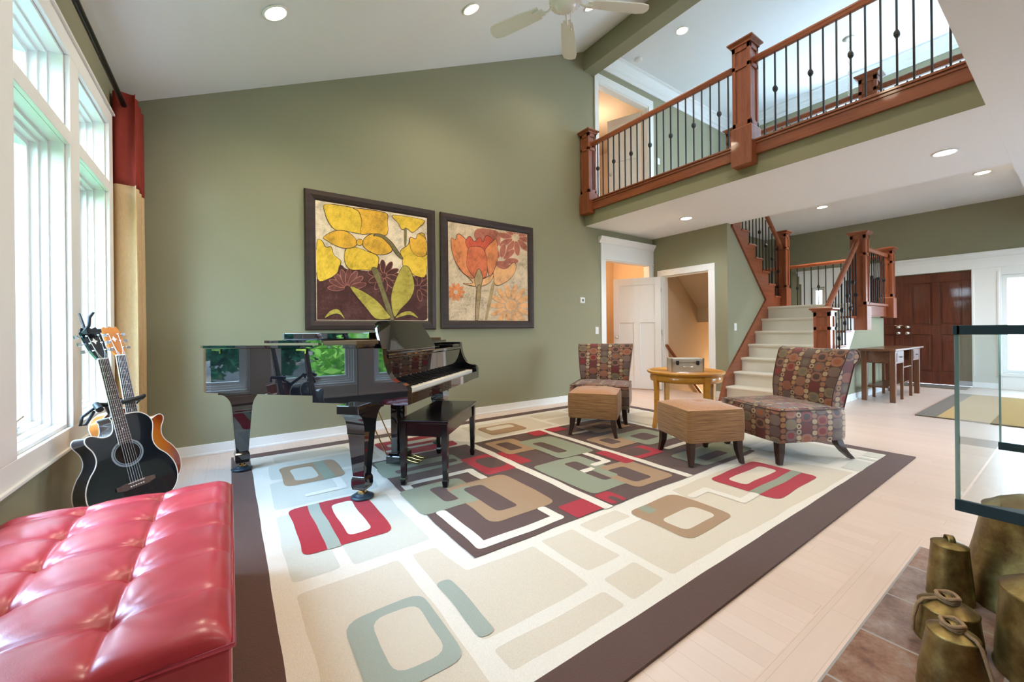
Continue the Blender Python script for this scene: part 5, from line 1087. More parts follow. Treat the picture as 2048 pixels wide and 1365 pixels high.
# ------------------------------------------------------------------ slipper chairs
def slipper_chair(label, loc, rz):
    t = thing('slipper_chair', label, 'chair', loc, rz, None)
    # seat: upholstered block, slightly bowed front; front is -y
    W = .335; rows = []; uv = []; n = 20
    zs = [(.175, .0), (.20, .004), (.30, .006), (.395, .004), (.425, -.006), (.44, -.03)]
    per = []
    for k in range(9): s = -1+2*k/8; per.append((s*W, -.365-.018*(1-s*s)))
    for k in range(1, 8): per.append((W, -.365+.60*k/8))
    for k in range(9): s = 1-2*k/8; per.append((s*W*.97, .235))
    for k in range(1, 8): per.append((-W, .235-.60*k/8))
    ua = [0]
    for i in range(1, len(per)+1):
        a, c = per[i-1], per[i % len(per)]; ua.append(ua[-1]+sqrt((a[0]-c[0])**2+(a[1]-c[1])**2))
    b = MB()
    for k in range(len(zs)-1):
        (za, oa), (zb, ob) = zs[k], zs[k+1]
        for i in range(len(per)):
            j = (i+1) % len(per)
            def P(q, o, z): L = sqrt(q[0]**2+(q[1]+.06)**2); return (q[0]+o*q[0]/L*1.3, q[1]+o*(q[1]+.06)/L*1.3, z)
            b.add([P(per[i],oa,za), P(per[j],oa,za), P(per[j],ob,zb), P(per[i],ob,zb)], [(0,1,2,3)], 0, True, [[(ua[i],za),(ua[i+1],za),(ua[i+1],zb),(ua[i],zb)]])
    o1 = -.03
    top = []; tuv = []
    for r in range(9):
        row = []; ur = []
        for c in range(11):
            u, v_ = -1+2*c/10, r/8
            x = u*(W-.038); y = -.335-.018*(1-u*u)+v_*.535
            z = .44+.018*(1-u**4)*(1-(2*v_-1)**4); row.append((x, y, z)); ur.append((x+.4, y+.9))
        top.append(row); tuv.append(ur)
    b.grid(top, 0, True, tuv)
    b.add([(-W,-.38,.178),(W,-.38,.178),(W,.235,.178),(-W,.235,.178)], [(0,1,2,3)], 0, False, [[(0,0),(.1,0),(.1,.1),(0,.1)]])
    s = b.build('seat', M['fabric'], t, weld=True)
    b = MB(); pp = [(p[0]*1.0, p[1], .428) for p in per]; b.tube(pp, .0045, 6, closed=True); b.build('seat_piping', M['fabric'], s)
    # back: leaning slab whose top rolls over backwards
    front = [(.155, .40), (.150, .47), (.152, .54), (.165, .61), (.185, .68), (.208, .745), (.228, .80), (.245, .845)]
    roll = [(.245+.062-.062*cos(a), .845+.060*sin(a)) for a in [radians(d) for d in (20, 50, 80, 110, 140, 170, 200, 225)]]
    back = [(.325, .78), (.312, .70), (.296, .60), (.280, .50), (.262, .40), (.245, .30), (.235, .19)]
    prof = front+roll+back; al = [0]
    for i in range(1, len(prof)): al.append(al[-1]+sqrt((prof[i][0]-prof[i-1][0])**2+(prof[i][1]-prof[i-1][1])**2))
    def wid(z): return .292+.05*max(0, min(1, (z-.42)/.42))
    rows, uvr = [], []
    for (y, z), a in zip(prof, al):
        w_ = wid(z); row = []; ur = []
        for c in range(13):
            u = -1+2*c/12; bow = -.014*(1-u*u) if y < .25 and z < .85 else .006*(1-u*u)
            row.append((u*w_, y+bow, z)); ur.append((u*w_+.35, a+.03))
        rows.append(row); uvr.append(ur)
    b = MB(); b.grid(rows, 0, True, uvr)
    for sgn in (-1, 1):
        pts = [(sgn*wid(z), y, z) for y, z in prof]; nf = len(front)
        # side panels as strips between front and back curves
        m = 15
        import bisect
        A = front+roll[:4]; Bk = (roll[4:]+back)[::-1]
        def samp(cv, f):
            L = [0]
            for i in range(1, len(cv)): L.append(L[-1]+math.dist(cv[i], cv[i-1]))
            d = f*L[-1]; i = min(max(bisect.bisect(L, d)-1, 0), len(cv)-2); k = (d-L[i])/max(1e-6, L[i+1]-L[i]); return (cv[i][0]+(cv[i+1][0]-cv[i][0])*k, cv[i][1]+(cv[i+1][1]-cv[i][1])*k)
        r = []; ru = []
        for i in range(m+1):
            f = i/m; p, q = samp(A, f), samp(Bk, f); r.append([(sgn*wid(p[1]), *p), (sgn*wid(q[1]), *q)]); ru.append([(p[0]+.5, p[1]), (q[0]+.5, q[1])])
        b.grid(r, 0, False, ru)
    b.build('back', M['fabric'], t, weld=True)
    for sgn in (-1, 1):
        b = MB(); b.tube([(sgn*(wid(z)), y, z) for y, z in prof[:-1]], .005, 6)
        b.build('back_piping', M['fabric'], t)
        b = MB(); x = sgn*.285   # front leg: tapered, toe turned out a little
        for (za, zb, wa, wb, xa, xb, ya, yb) in ((.19, .10, .030, .027, 0, .004, -.325, -.328), (.10, .045, .027, .022, .004, .010, -.328, -.334), (.045, 0, .022, .019, .010, .020, -.334, -.345)):
            A = [(x+sgn*xa+i*wa, ya+j*wa, za) for i, j in ((-1,-1),(1,-1),(1,1),(-1,1))]; Bq = [(x+sgn*xb+i*wb, yb+j*wb, zb) for i, j in ((-1,-1),(1,-1),(1,1),(-1,1))]
            b.add(Bq+A, [(0,3,2,1),(4,5,6,7),(0,1,5,4),(1,2,6,5),(2,3,7,6),(3,0,4,7)])
        b.build('leg', M['leg'], t, weld=True, bevel=.004)
        b = MB(); x = sgn*.275   # rear leg sweeps back
        for (za, zb, wa, wb, ya, yb) in ((.19, .12, .030, .029, .205, .235), (.12, .06, .029, .025, .235, .285), (.06, 0, .025, .020, .285, .355)):
            A = [(x+i*wa, ya+j*wa, za) for i, j in ((-1,-1),(1,-1),(1,1),(-1,1))]; Bq = [(x+i*wb, yb+j*wb, zb) for i, j in ((-1,-1),(1,-1),(1,1),(-1,1))]
            b.add(Bq+A, [(0,3,2,1),(4,5,6,7),(0,1,5,4),(1,2,6,5),(2,3,7,6),(3,0,4,7)])
        b.build('leg', M['leg'], t, weld=True, bevel=.004)
    return t
c2 = slipper_chair('armless slipper chair in brown oval print fabric, beside the console table end of the rug', (4.0, 1.528, RZ), radians(-116.1))
c2['group'] = 'slipper chairs on the rug'
c1 = dup(c2, (3.80, 3.47, RZ), radians(-55), 'armless slipper chair in brown oval print fabric, backing onto the white door', 'slipper chairs on the rug')
c2['label'] = 'armless slipper chair in brown oval print fabric, in front of the carpeted stairs'

def footstool(label, loc, rz):
    t = thing('footstool', label, 'footstool', loc, rz, 'tan footstools')
    a = .248; b = MB()
    prof = [(.185, -.006), (.20, 0), (.30, .005), (.40, .003), (.438, -.004)]
    per = []
    for i, (sx, sy) in enumerate(((-1,-1),(1,-1),(1,1),(-1,1))):
        for k in range(5): t_ = (i*90+180+k*22.5)*pi/180; per.append((sx*(a-.03)+.03*cos(t_), sy*(a-.03)+.03*sin(t_)))
    for (za, oa), (zb, ob) in zip(prof, prof[1:]):
        for i in range(len(per)):
            j = (i+1) % len(per); P = lambda q, o, z: (q[0]*(1+o*3), q[1]*(1+o*3), z)
            b.add([P(per[i],oa,za),P(per[j],oa,za),P(per[j],ob,zb),P(per[i],ob,zb)], [(0,1,2,3)], 0, True)
    b.add([(p[0]*.98, p[1]*.98, .185) for p in per], [tuple(range(len(per)))]); body = b.build('body', M['cord'], t, weld=True)
    b = MB(); rows = []
    N = 16
    for r in range(N+1):
        row = []
        for c in range(N+1):
            u, v_ = -1+2*c/N, -1+2*r/N; z = .438+.036*(1-abs(u)**3.5)*(1-abs(v_)**3.5) - .020*math.exp(-(u*u+v_*v_)/.018)
            row.append((u*(a-.004)*(1-.02*v_*v_*(abs(u)>.9)), v_*(a-.004), z))
        rows.append(row)
    b.grid(rows); b.build('cushion_top', M['cordtop'], t)
    b = MB(); b.lathe([(0, .460), (.012, .458), (.016, .453), (.012, .447)], n=14); b.build('button', M['cordtop'], t)
    for i in (-1, 1):
        for j in (-1, 1):
            x, y = i*.205, j*.205; b = MB(); out = .006
            for (za, zb, wa, wb, k0, k1) in ((.19, .10, .027, .024, 0, .006), (.10, .0, .024, .016, .006, .028)):
                A = [(x+i*k0+p*wa, y+j*k0*.6+q*wa, za) for p, q in ((-1,-1),(1,-1),(1,1),(-1,1))]; Bq = [(x+i*k1+p*wb, y+j*k1*.6+q*wb, zb) for p, q in ((-1,-1),(1,-1),(1,1),(-1,1))]
                b.add(Bq+A, [(0,3,2,1),(4,5,6,7),(0,1,5,4),(1,2,6,5),(2,3,7,6),(3,0,4,7)])
            b.build('leg', M['leg'], t, weld=True, bevel=.004)
    return t
f2 = footstool('square tan footstool with dark legs, in front of the chair nearest the stairs', (3.255, 1.90, RZ), radians(-116.1))
f1 = dup(f2, (3.19, 3.015, RZ), radians(-55), 'square tan footstool with dark legs, in front of the chair by the white door')

# ------------------------------------------------------------------ round table and the aluminium case
tb = thing('round_table', 'round honey-coloured wooden side table with splayed legs', 'table', (4.16, 2.58, RZ), radians(12-35))
b = MB(); b.lathe([(.0, .588), (.38, .588), (.392, .594), (.402, .602), (.405, .613), (.402, .622), (.385, .626), (.372, .622), (.364, .612), (.0, .612)], n=56); b.build('tabletop', M['tablewood'], tb)
b = MB(); b.lathe([(.36, .588), (.368, .588), (.372, .54), (.366, .512), (.352, .512), (.352, .588)], n=56); b.build('apron', M['tablewood'], tb)
for k in range(4):
    a = radians(90*k - 90); b = MB(); c, s = cos(a), sin(a)
    for (za, zb, wa, wb, ra, rb) in ((.585, .42, .036, .030, .362, .352), (.42, .20, .030, .024, .352, .356), (.20, 0, .024, .019, .356, .385)):
        def q4(r_, w_, z): return [(c*(r_+p*.017)-s*q*w_, s*(r_+p*.017)+c*q*w_, z) for p, q in ((-1,-1),(1,-1),(1,1),(-1,1))]
        b.add(q4(rb, wb, zb)+q4(ra, wa, za), [(0,3,2,1),(4,5,6,7),(0,1,5,4),(1,2,6,5),(2,3,7,6),(3,0,4,7)])
    b.build('leg', M['tablewood'], tb, weld=True, bevel=.003)
ac = thing('aluminium_case', 'small aluminium carrying case with black latches on the round table', 'case', (4.13, 2.56, RZ+.613), radians(-42))
b = MB(); b.box(-.165, .165, -.09, .09, .004, .105); b.build('case_body', M['metalcase'], ac, bevel=.006)
b = MB(); b.box(-.165, .165, -.09, .09, .107, .150); b.build('case_lid', M['metalcase'], ac, bevel=.006)
b = MB()
for x in (-.165, .165):
    for y in (-.09, .09): b.box(x-.006, x+.006, y-.006, y+.006, .002, .152)
b.box(-.168, .168, -.093, .093, .102, .109); b.build('edge_strips', M['nickel'], ac, fixn=False)
for x in (-.105, .105):
    b = MB(); b.box(x-.016, x+.016, -.100, -.090, .085, .125); b.box(x-.010, x+.010, -.105, -.099, .078, .110); b.build('latch', M['blackplastic'], ac, fixn=False, bevel=.002)
b = MB(); b.tube([(-.05, -.091, .065), (-.048, -.108, .06), (.048, -.108, .06), (.05, -.091, .065)], .005, 8); b.build('handle', M['nickel'], ac)

# ------------------------------------------------------------------ console table under the landing
ct = thing('console_table', 'brown oak console table with two small drawers against the landing wall', 'console table', (8.61, 1.80, 0))
b = MB(); b.box(-.86, .86, -.235, .185, .752, .782); b.build('tabletop', M['oak'], ct, bevel=.006)
for x in (-.715, .715):
    for y in (-.175, .145):
        b = MB(); b.box(x-.032, x+.032, y-.032, y+.032, 0, .752); b.build('leg', M['oak_z'], ct, bevel=.003)
for x in (-.24, .29):
    for y in (-.178, .148):
        b = MB(); b.box(x-.018, x+.018, y-.018, y+.018, 0, .752); b.build('leg', M['oak_z'], ct, bevel=.003)
b = MB(); b.box(-.683, .683, .135, .155, .60, .752); b.box(-.72, -.70, -.143, .113, .58, .752); b.box(.70, .72, -.143, .113, .58, .752); b.build('apron', M['oak'], ct, fixn=False)
b = MB(); b.box(-.683, .683, -.12, .12, .20, .225); b.box(-.222, .272, -.19, -.175, .475, .495); b.build('shelf', M['oak'], ct, fixn=False, bevel=.003)
for x0, x1 in ((-.683, -.258), (.308, .683)):
    b = MB(); b.box(x0+.004, x1-.004, -.205, .11, .565, .745); b.box(x0+.03, x1-.03, -.210, -.204, .59, .72); d = b.build('drawer', M['oak'], ct, fixn=False, bevel=.002)
    xm = (x0+x1)/2; b = MB(); b.tube([(xm-.05, -.210, .66), (xm-.04, -.228, .655), (xm, -.222, .662), (xm+.04, -.228, .655), (xm+.05, -.210, .66)], .006, 8); b.build('drawer_handle', M['iron'], d)

# ------------------------------------------------------------------ tufted red leather ottoman
ro = thing('tufted_ottoman', 'large red tufted leather ottoman below the window wall', 'ottoman', (-.345, 1.665, 0))
hx, hy = .345, .575
BX = [-.325, -.105, .115]; BY = [-.371, -.155, .057, .274, .480]
def topz(x, y):
    e = min(1, (hx-abs(x))/.07); f = min(1, (hy-abs(y))/.07)
    z = .412+.048*(1-(1-max(0, e))**2.2)**.5*(1-(1-max(0, f))**2.2)**.5
    # seams along both button grids, deep pull at each button
    dx = min(abs(x-a) for a in BX); dy = min(abs(y-a) for a in BY)
    z -= .013*math.exp(-dx/.013)*min(1, f) + .010*math.exp(-dy/.012)*min(1, e)
    z -= .004*math.exp(-(dx/.06)**2) + .004*math.exp(-(dy/.06)**2)
    for a in BX:
        for c in BY:
            r2 = (x-a)**2+(y-c)**2
            if r2 < .03:
                r_ = sqrt(r2); z -= .026*math.exp(-r_/.022)
                z += .0022*sin(math.atan2(y-c, x-a)*11+a*9)*math.exp(-r_/.05)*min(1, r_/.02)
    return z
nx, ny = 96, 160; rows = []
for r in range(ny+1):
    rows.append([(-hx+2*hx*c/nx, -hy+2*hy*r/ny, topz(-hx+2*hx*c/nx, -hy+2*hy*r/ny)) for c in range(nx+1)])
b = MB(); b.grid(rows); b.build('tufted_top', M['redleather'], ro)
b = MB(); b.tube([(hx*i, hy*j, .411) for i, j in ((-1,-1),(1,-1),(1,1),(-1,1))], .0065, 8, closed=True); b.build('piping', M['redleather'], ro)
b = MB(); b.box(-hx+.002, hx-.002, -hy+.002, hy-.002, .055, .41); b.build('base', M['redleather'], ro, bevel=.012, seg=3)
for a in BX:
    for c in BY:
        b = MB(); b.lathe([(.013, 0), (.012, .005), (.007, .009), (0, .0105)], (a, c, topz(a, c)-.001), n=14); b.build('button', M['redleather'], ro)
for i in (-1, 1):
    for j in (-1, 1):
        b = MB(); b.tbox(i*(hx-.05)-.025, i*(hx-.05)+.025, j*(hy-.05)-.025, j*(hy-.05)+.025, 0 if i < 0 else RZ*.6, .055, -.004, -.004); b.build('leg', M['leg'], ro)

# ------------------------------------------------------------------ guitars on their double stand
def frame_from(B, phi, tau, roll):
    fw = V((sin(radians(35)), cos(radians(35)), 0)); r0 = V((cos(radians(35)), -sin(radians(35)), 0)); up = V((0,0,1))
    n = (-fw*cos(phi)+r0*sin(phi))*cos(tau)+up*sin(tau); lat = up.cross(n).normalized(); u = n.cross(lat)
    ax = lat*cos(roll)+u*sin(roll); ay = -lat*sin(roll)+u*cos(roll)        # roll turns the neck in the face plane
    return Matrix(((ax.x, ay.x, n.x, B[0]), (ax.y, ay.y, n.y, B[1]), (ax.z, ay.z, n.z, B[2]), (0,0,0,1)))
def guitar(name, label, mats, Mw, mirror):
    """local x across, y up the neck (bridge at 0), z out of the face"""
    t = thing(name, label, 'guitar'); t.matrix_world = Mw
    half = [(0, -.150), (.08, -.146), (.14, -.125), (.182, -.085), (.200, -.03), (.196, .03), (.172, .085), (.140, .125), (.124, .165), (.126, .205), (.138, .245), (.143, .28), (.130, .315), (.098, .342), (.06, .350), (.03, .352)]
    cut = [(0, -.150), (.08, -.146), (.14, -.125), (.182, -.085), (.200, -.03), (.196, .03), (.172, .085), (.142, .125), (.128, .162), (.132, .205), (.150, .245), (.152, .268), (.140, .282), (.118, .280), (.085, .262), (.055, .262), (.036, .285), (.030, .33), (.03, .352)]
    L = smoothpoly([(-x, y) for x, y in cut[1:]][::-1] + half[:-1], 2)           # cutaway on the -x side
    if mirror: L = [(-x, y) for x, y in L]
    face, side, head = mats
    b = MB(); b.prism(L, (0,0,-.098), (1,0,0), (0,1,0), (0,0,.096), 0, True); b.build('body', side, t)
    b = MB(); b.prism(L, (0,0,-.0025), (1,0,0), (0,1,0), (0,0,.0025)); b.build('top_plate', face, t)
    for z in (-.0005, -.0975):
        b = MB(); b.tube([(x, y, z) for x, y in L], .0027, 6, closed=True); b.build('binding', M['ivory'], t)
    b = MB(); b.lathe([(0, .0008), (.050, .0008)], (0, .153, 0), n=32); b.build('sound_hole_disc', M['ghole'], t)  # flat dark disc on the face, coloured for the shade inside the hole
    for r1, r2 in ((.054, .058), (.061, .070)):
        b = MB(); b.lathe([(r1, .0010), (r2, .0010)], (0, .153, 0), n=40, caps=False); b.build('rosette', M['rosette'], t, fixn=False)
    b = MB(); b.prism([(-.085, -.012), (-.085, .006), (-.04, .012), (.04, .012), (.085, .006), (.085, -.012), (.05, -.022), (-.05, -.022)], (0,-.006,0), (1,0,0), (0,1,0), (0,0,.008)); br = b.build('bridge', M['rosewood'], t, bevel=.002)
    b = MB(); b.box(-.036, .036, .0, .003, .008, .0115); b.build('saddle', M['ivory'], br)
    b = MB()
    for k in range(6): b.lathe([(.0032, .008), (.0036, .011), (0, .0125)], (-.0275+.011*k, -.016, 0), n=8)
    b.build('bridge_pins', M['ivory'], br)
    b = MB(); b.add([(-.028, .205, .002), (.028, .205, .002), (.0215, .65, .002), (-.0215, .65, .002), (-.028, .205, .0075), (.028, .205, .0075), (.0215, .65, .0075), (-.0215, .65, .0075)], [(0,3,2,1),(4,5,6,7),(0,1,5,4),(1,2,6,5),(2,3,7,6),(3,0,4,7)]); fb = b.build('fretboard', M['rosewood'], t)
    b = MB()
    for k in range(1, 20):
        y = .65*2**(-k/12.0); 
        if y < .21: break
        w_ = .0215+(.65-y)/.445*.0065; b.box(-w_, w_, y-.0006, y+.0006, .0075, .0081)
    b.build('frets', M['nickel'], fb, fixn=False)
    b = MB()
    for k in (3, 5, 7, 9, 12, 15):
        y = .65*(2**(-k/12)+2**(-(k-1)/12))/2; b.lathe([(0, .0079), (.0035, .0078)], (0, y, 0), n=8)
    b.build('inlays', M['ivory'], fb)
    b = MB(); b.tube([(-.0285, .205, .004), (-.022, .65, .004)], .002, 5); b.tube([(.0285, .205, .004), (.022, .65, .004)], .002, 5); b.build('fretboard_binding', M['ivory'], fb)
    b = MB(); rows = []
    for y, w_, d in ((.30, .030, .075), (.35, .028, .040), (.38, .0265, .022), (.5, .024, .020), (.63, .022, .019), (.66, .022, .019)):
        rows.append([(w_*cos(a), y, .002-d*sin(a)) for a in [pi*k/8 for k in range(9)]])
    b.grid(rows); b.add(rows[0], [tuple(range(9))]); b.build('neck', side if mirror else head, t)
    b = MB(); b.box(-.0225, .0225, .65, .656, .0, .011); b.build('nut', M['ivory'], t)
    hd = [(-.022, 0), (.022, 0), (.034, .045), (.038, .09), (.040, .155), (.030, .178), (.012, .170), (0, .182), (-.012, .170), (-.030, .178), (-.040, .155), (-.038, .09), (-.034, .045)]
    ta = radians(14); b = MB(); b.prism(hd, (0, .656, .002), (1,0,0), (0, cos(ta), -sin(ta)), (0, -.014*sin(ta), -.014*cos(ta))); hh = b.build('headstock', head, t, bevel=.002)
    for i in range(3):
        for s_ in (-1, 1):
            b = MB(); y = .656+(.045+.042*i)*cos(ta); z = .002-(.045+.042*i)*sin(ta); x = s_*.024
            b.lathe([(.0055, 0), (.0055, .004), (.0032, .006), (.003, .012), (0, .013)], (x, y, z), n=8)
            b.tube([(s_*.020, y, z-.008), (s_*.052, y, z-.010)], .003, 6); b.box(s_*.059-.008, s_*.059+.008, y-.008, y+.008, z-.014, z-.006)
            b.build('tuning_peg', M['chrome'], hh)
    b = MB(); g = [(-.014, .098), (-.006, .102), (0, .118), (.006, .102), (.014, .098), (.006, .094), (0, .080), (-.006, .094)]
    b.prism(g, (0, .656, .0022), (1,0,0), (0, cos(ta), -sin(ta)), (0, .0004*sin(ta), .0004*cos(ta))); b.build('headstock_emblem', M['ivory'], hh)
    b = MB()
    for k in range(6):
        x0, x1 = -.0275+.011*k, -.0170+.0068*k
        s_ = -1 if k < 3 else 1; i = (2-k) if k < 3 else (k-3)
        y2 = .656+(.045+.042*i)*cos(ta); z2 = .010-(.045+.042*i)*sin(ta)
        b.tube([(x0, -.004, .0118), (x1, .653, .0115), (s_*.022, y2, z2)], .0008 if k > 2 else .0011, 4)
    b.build('strings', M['steel'], t)
    return t
M['gblack'] = plain('guitar_black_gloss', (.006,.009,.014), .12, var=.05, coat=1, coatr=.03)
M['rosewood'] = wood('rosewood', (.045,.022,.017), (.11,.06,.045), .55, 'Y', .0)
M['ghole'] = plain('painted_hole_shade', (.03,.018,.012), .9, var=.3)
M['rosette'] = plain('rosette_ring', (.20,.24,.27), .3, var=.3, scale=90)
def burst():
    t = NT('orange_sunburst'); co = t.coord('Object'); sp = t.n('ShaderNodeSeparateXYZ'); t.l(co, sp.inputs[0])
    r = t.math('SQRT', t.math('ADD', t.math('POWER', t.math('DIVIDE', sp.outputs[0], .20), 2), t.math('POWER', t.math('DIVIDE', t.math('SUBTRACT', sp.outputs[1], .08), .27), 2)))
    n = t.noise(3, 4, .5, t.coord('Object', (14, 1, 1)))
    c = t.ramp(t.math('ADD', r, t.math('MULTIPLY', n, .12)), [(.3, (.62,.24,.03)), (.75, (.50,.13,.012)), (1.05, (.22,.035,.006))])
    return t.bsdf(c, .14, coat=1, coatr=.03)
M['gburst'] = burst()
M['gorange'] = wood('orange_gloss_wood', (.42,.12,.02), (.60,.20,.035), .18, 'Y', 1)
B1 = V((-.405, 2.815, .345))
fw_ = frame_from(B1, radians(75), radians(13), radians(4.3))
guitar('acoustic_guitar', 'glossy black acoustic guitar with white binding, in front on the double stand', (M['gblack'], M['gblack'], M['gblack']), fw_, False)
n_ = V((fw_[0][2], fw_[1][2], fw_[2][2])); lt = V((0,0,1)).cross(n_).normalized()
B2 = B1 - n_*.175 + lt*.140 + V((0,0,.045))
guitar('acoustic_guitar', 'orange sunburst acoustic guitar, behind the black guitar on the double stand', (M['gburst'], M['gorange'], M['gorange']), frame_from(B2, radians(75), radians(13), radians(1.0)), True)
cp = thing('guitar_capo', 'black spring capo clipped on the black guitar headstock', 'capo'); cp.matrix_world = fw_ @ Matrix.Translation((-.004, .80, -.025))
b = MB(); b.box(-.03, .03, -.010, .010, .016, .028); b.box(-.03, -.018, -.008, .008, -.02, .028); b.tube([(-.026, 0, -.01), (-.012, .03, .02), (.004, .075, .012), (.022, .10, .02)], [.007,.008,.008,.006], 8); b.tube([(-.01, 0, -.02), (-.004, .05, -.03), (.0, .11, -.045)], [.006,.006,.005], 8); b.build('clamp', M['blackplastic'], cp)
gs = thing('guitar_stand', 'black double guitar stand with padded yokes behind the guitars', 'guitar stand', (0,0,0))
def wp(Mw, x, y, z): return tuple(Mw @ V((x, y, z)))
m2 = frame_from(B2, radians(75), radians(13), radians(1.0))
base = V((-.42, 2.91, 0))
b = MB(); top = V(wp(fw_, .06, .36, -.145)); b.tube([tuple(base+V((0,0,.10))), tuple(top)], .017, 12); b.build('post', M['blackplastic'], gs)
b = MB(); b.tube([tuple(top), wp(fw_, .0, .42, -.06), wp(fw_, -.055, .43, -.03)], .012, 10); b.tube([wp(fw_, -.055, .43, -.03), wp(fw_, -.07, .40, .012)], .015, 10)
b.tube([wp(fw_, -.06, .42, -.03), wp(fw_, -.11, .385, -.05), wp(fw_, -.125, .345, -.05), wp(fw_, -.105, .345, -.05), wp(fw_, -.065, .40, -.04)], .007, 8); b.tube([wp(fw_, -.005, .40, -.05), wp(fw_, .05, .42, -.02)], .011, 8); b.build('yoke', M['blackplastic'], gs)
b = MB(); q = lambda x, y, z: wp(m2, x, y, z); b.tube([tuple(top), q(-.06, .40, -.04), q(-.05, .40, .018)], .011, 10); b.tube([q(-.05, .385, .020), q(.05, .395, .022), q(.075, .405, .0)], [.013,.014,.012], 10); b.tube([q(.075, .405, .0), q(.05, .37, -.03)], .006, 8); b.build('yoke', M['blackplastic'], gs)
b = MB()
for dx, dy in ((.20, -.10), (-.17, -.08), (.06, .26), (.22, .12)): b.tube([tuple(base+V((0,0,.16))), tuple(base+V((dx*.6,dy*.6,.10))), tuple(base+V((dx, dy, .012)))], .010, 8)
b.build('feet', M['blackplastic'], gs)
b = MB()
for Mx, s_ in ((fw_, 1), (m2, 1)):
    for x in (-.085, .085): b.tube([tuple(base+V((0,0,.15))), wp(Mx, x, -.166, -.11), wp(Mx, x, -.166, .02), wp(Mx, x, -.14, .03)], .008, 8)
b.build('cradle_arm', M['blackplastic'], gs)

# ------------------------------------------------------------------ glass tank on its pedestal
tk = thing('glass_case', 'clear glass case with blue-black top and bottom bars jutting out over the brass bells', 'glass case', (1.11, .14, .757))
LX, LY, LZ = .64, 1.0, .345
b = MB(); b.box(-.004, LX+.004, -LY-.004, -LY+.004, 0, .021); b.box(-.004, .004, -LY, .004, 0, .021); b.prism([(.004, .003), (.004, -LY), (.12, -LY), (.055, -.10)], (0,0,.012), (1,0,0), (0,1,0), (0,0,.004)); b.box(LX-.004, LX+.004, -LY, .004, 0, .021); b.build('bottom_rim', M['tankrim'], tk, fixn=False, bevel=.001)
b = MB(); z = LZ-.017; b.box(-.005, LX+.005, -.005, .005, z, LZ); b.box(-.005, LX+.005, -LY-.005, -LY+.005, z, LZ); b.box(-.005, .005, -LY, 0, z, LZ); b.box(LX-.005, LX+.005, -LY, 0, z, LZ); b.build('top_rim', M['tankrim'], tk, fixn=False, bevel=.001)
for q in ([(0,0,.018),(LX,0,.018),(LX,0,LZ-.015),(0,0,LZ-.015)], [(0,-LY,.018),(LX,-LY,.018),(LX,-LY,LZ-.015),(0,-LY,LZ-.015)], [(0,-LY,.018),(0,0,.018),(0,0,LZ-.015),(0,-LY,LZ-.015)], [(LX,-LY,.018),(LX,0,.018),(LX,0,LZ-.015),(LX,-LY,LZ-.015)], [(0,-LY,.010),(LX,-LY,.010),(LX,0,.010),(0,0,.010)]):
    b = MB(); b.poly(q); b.build('glass_panel', M['tankglass'], tk, fixn=False)
b = MB(); b.box(-.003, .003, -.003, .003, .02, LZ-.017); b.box(LX-.002, LX+.002, -.002, .002, .02, LZ-.017); b.build('corner_joint', M['tankedge'], tk, fixn=False)
pd = thing('case_pedestal', 'dark pedestal carrying the far end of the glass case', 'pedestal', (1.43, -.62, 0))
b = MB(); b.box(-.22, .22, -.20, .20, .03, .735); b.build('column', M['leg'], pd, bevel=.006)
b = MB(); b.box(-.28, .28, -.26, .26, .735, .757); b.box(-.26, .26, -.24, .24, .002, .03); b.build('plinth', M['leg'], pd, bevel=.004)

# ------------------------------------------------------------------ brass bells on the hearth
def bell(label, x, y, r0, r1, h, rope, tilt=0, az=0, loop_az=.4, hl=.8):
    t = thing('brass_bell', label, 'bell', (x, y, .002)); t.rotation_euler = (tilt*cos(az), tilt*sin(az), 0)
    b = MB(); d = r1*.42; b.lathe([(r0*1.02, 0), (r0*1.03, .008), (r0, .016), (r0*.93+r1*.07, h*.25), ((r0+r1)/2, (h-d)*.6), (r1*1.01, h-d), (r1*1.03, h-d+.004), (r1*.97, h-d+.006), (r1*.80, h-d*.55), (r1*.50, h-d*.18), (r1*.22, h-.002), (0, h)], n=44); b.build('body', M['oldbrass'], t)
    c, s = cos(loop_az), sin(loop_az); k = r1*hl; pts = []
    for i in range(15):
        a = pi*i/14; pts.append((c*k*.62*cos(a), s*k*.62*cos(a), h-.012+k*.85*sin(a)**.7))
    rows = [[(p[0]-s*w, p[1]+c*w, p[2]) for w in (-k*.34, 0, k*.34)] for p in pts]; b = MB(); b.grid(rows); o = b.build('hanger_loop', M['oldbrass'], t); m = o.modifiers.new('thick', 'SOLIDIFY'); m.thickness = k*.16; m.offset = 0
    if rope:
        b = MB()
        for j in range(3):
            ring = [(k*(.80+.04*j)*cos(a), k*(.80+.04*j)*sin(a), h-d*.02+.40*k*j*.55+.003*sin(a*3+j)) for a in [2*pi*i/22 for i in range(22)]]
            b.tube(ring, k*.20, 8, closed=True)
        tz = rope if isinstance(rope, float) else loop_az
        c2_, s2_ = cos(tz), sin(tz)
        tail = [(c2_*k*.8, s2_*k*.8, h), (c2_*r1*.9, s2_*r1*.9, h-d*.35), (c2_*r1*1.12, s2_*r1*1.12, h-d*1.0), (c2_*r0*1.12, s2_*r0*1.12, h*.45), (c2_*r0*1.15, s2_*r0*1.15, h*.12)]
        b.tube(tail, k*.18, 8); b.build('rope', M['rope'], t)
    return t
bell('small upright brass bell at the outer corner of the hearth', 2.38, .325, .068, .054, .235, False, hl=.60, loop_az=.5)
bell('squat domed brass bell with a rope, below the small upright bell', 2.045, .285, .085, .075, .145, 2.2, hl=.42, loop_az=.6)
bell('narrow brass bell with coiled rope at its neck, lowest of the group', 1.755, .235, .078, .056, .205, -1.9, hl=.50, loop_az=.6)
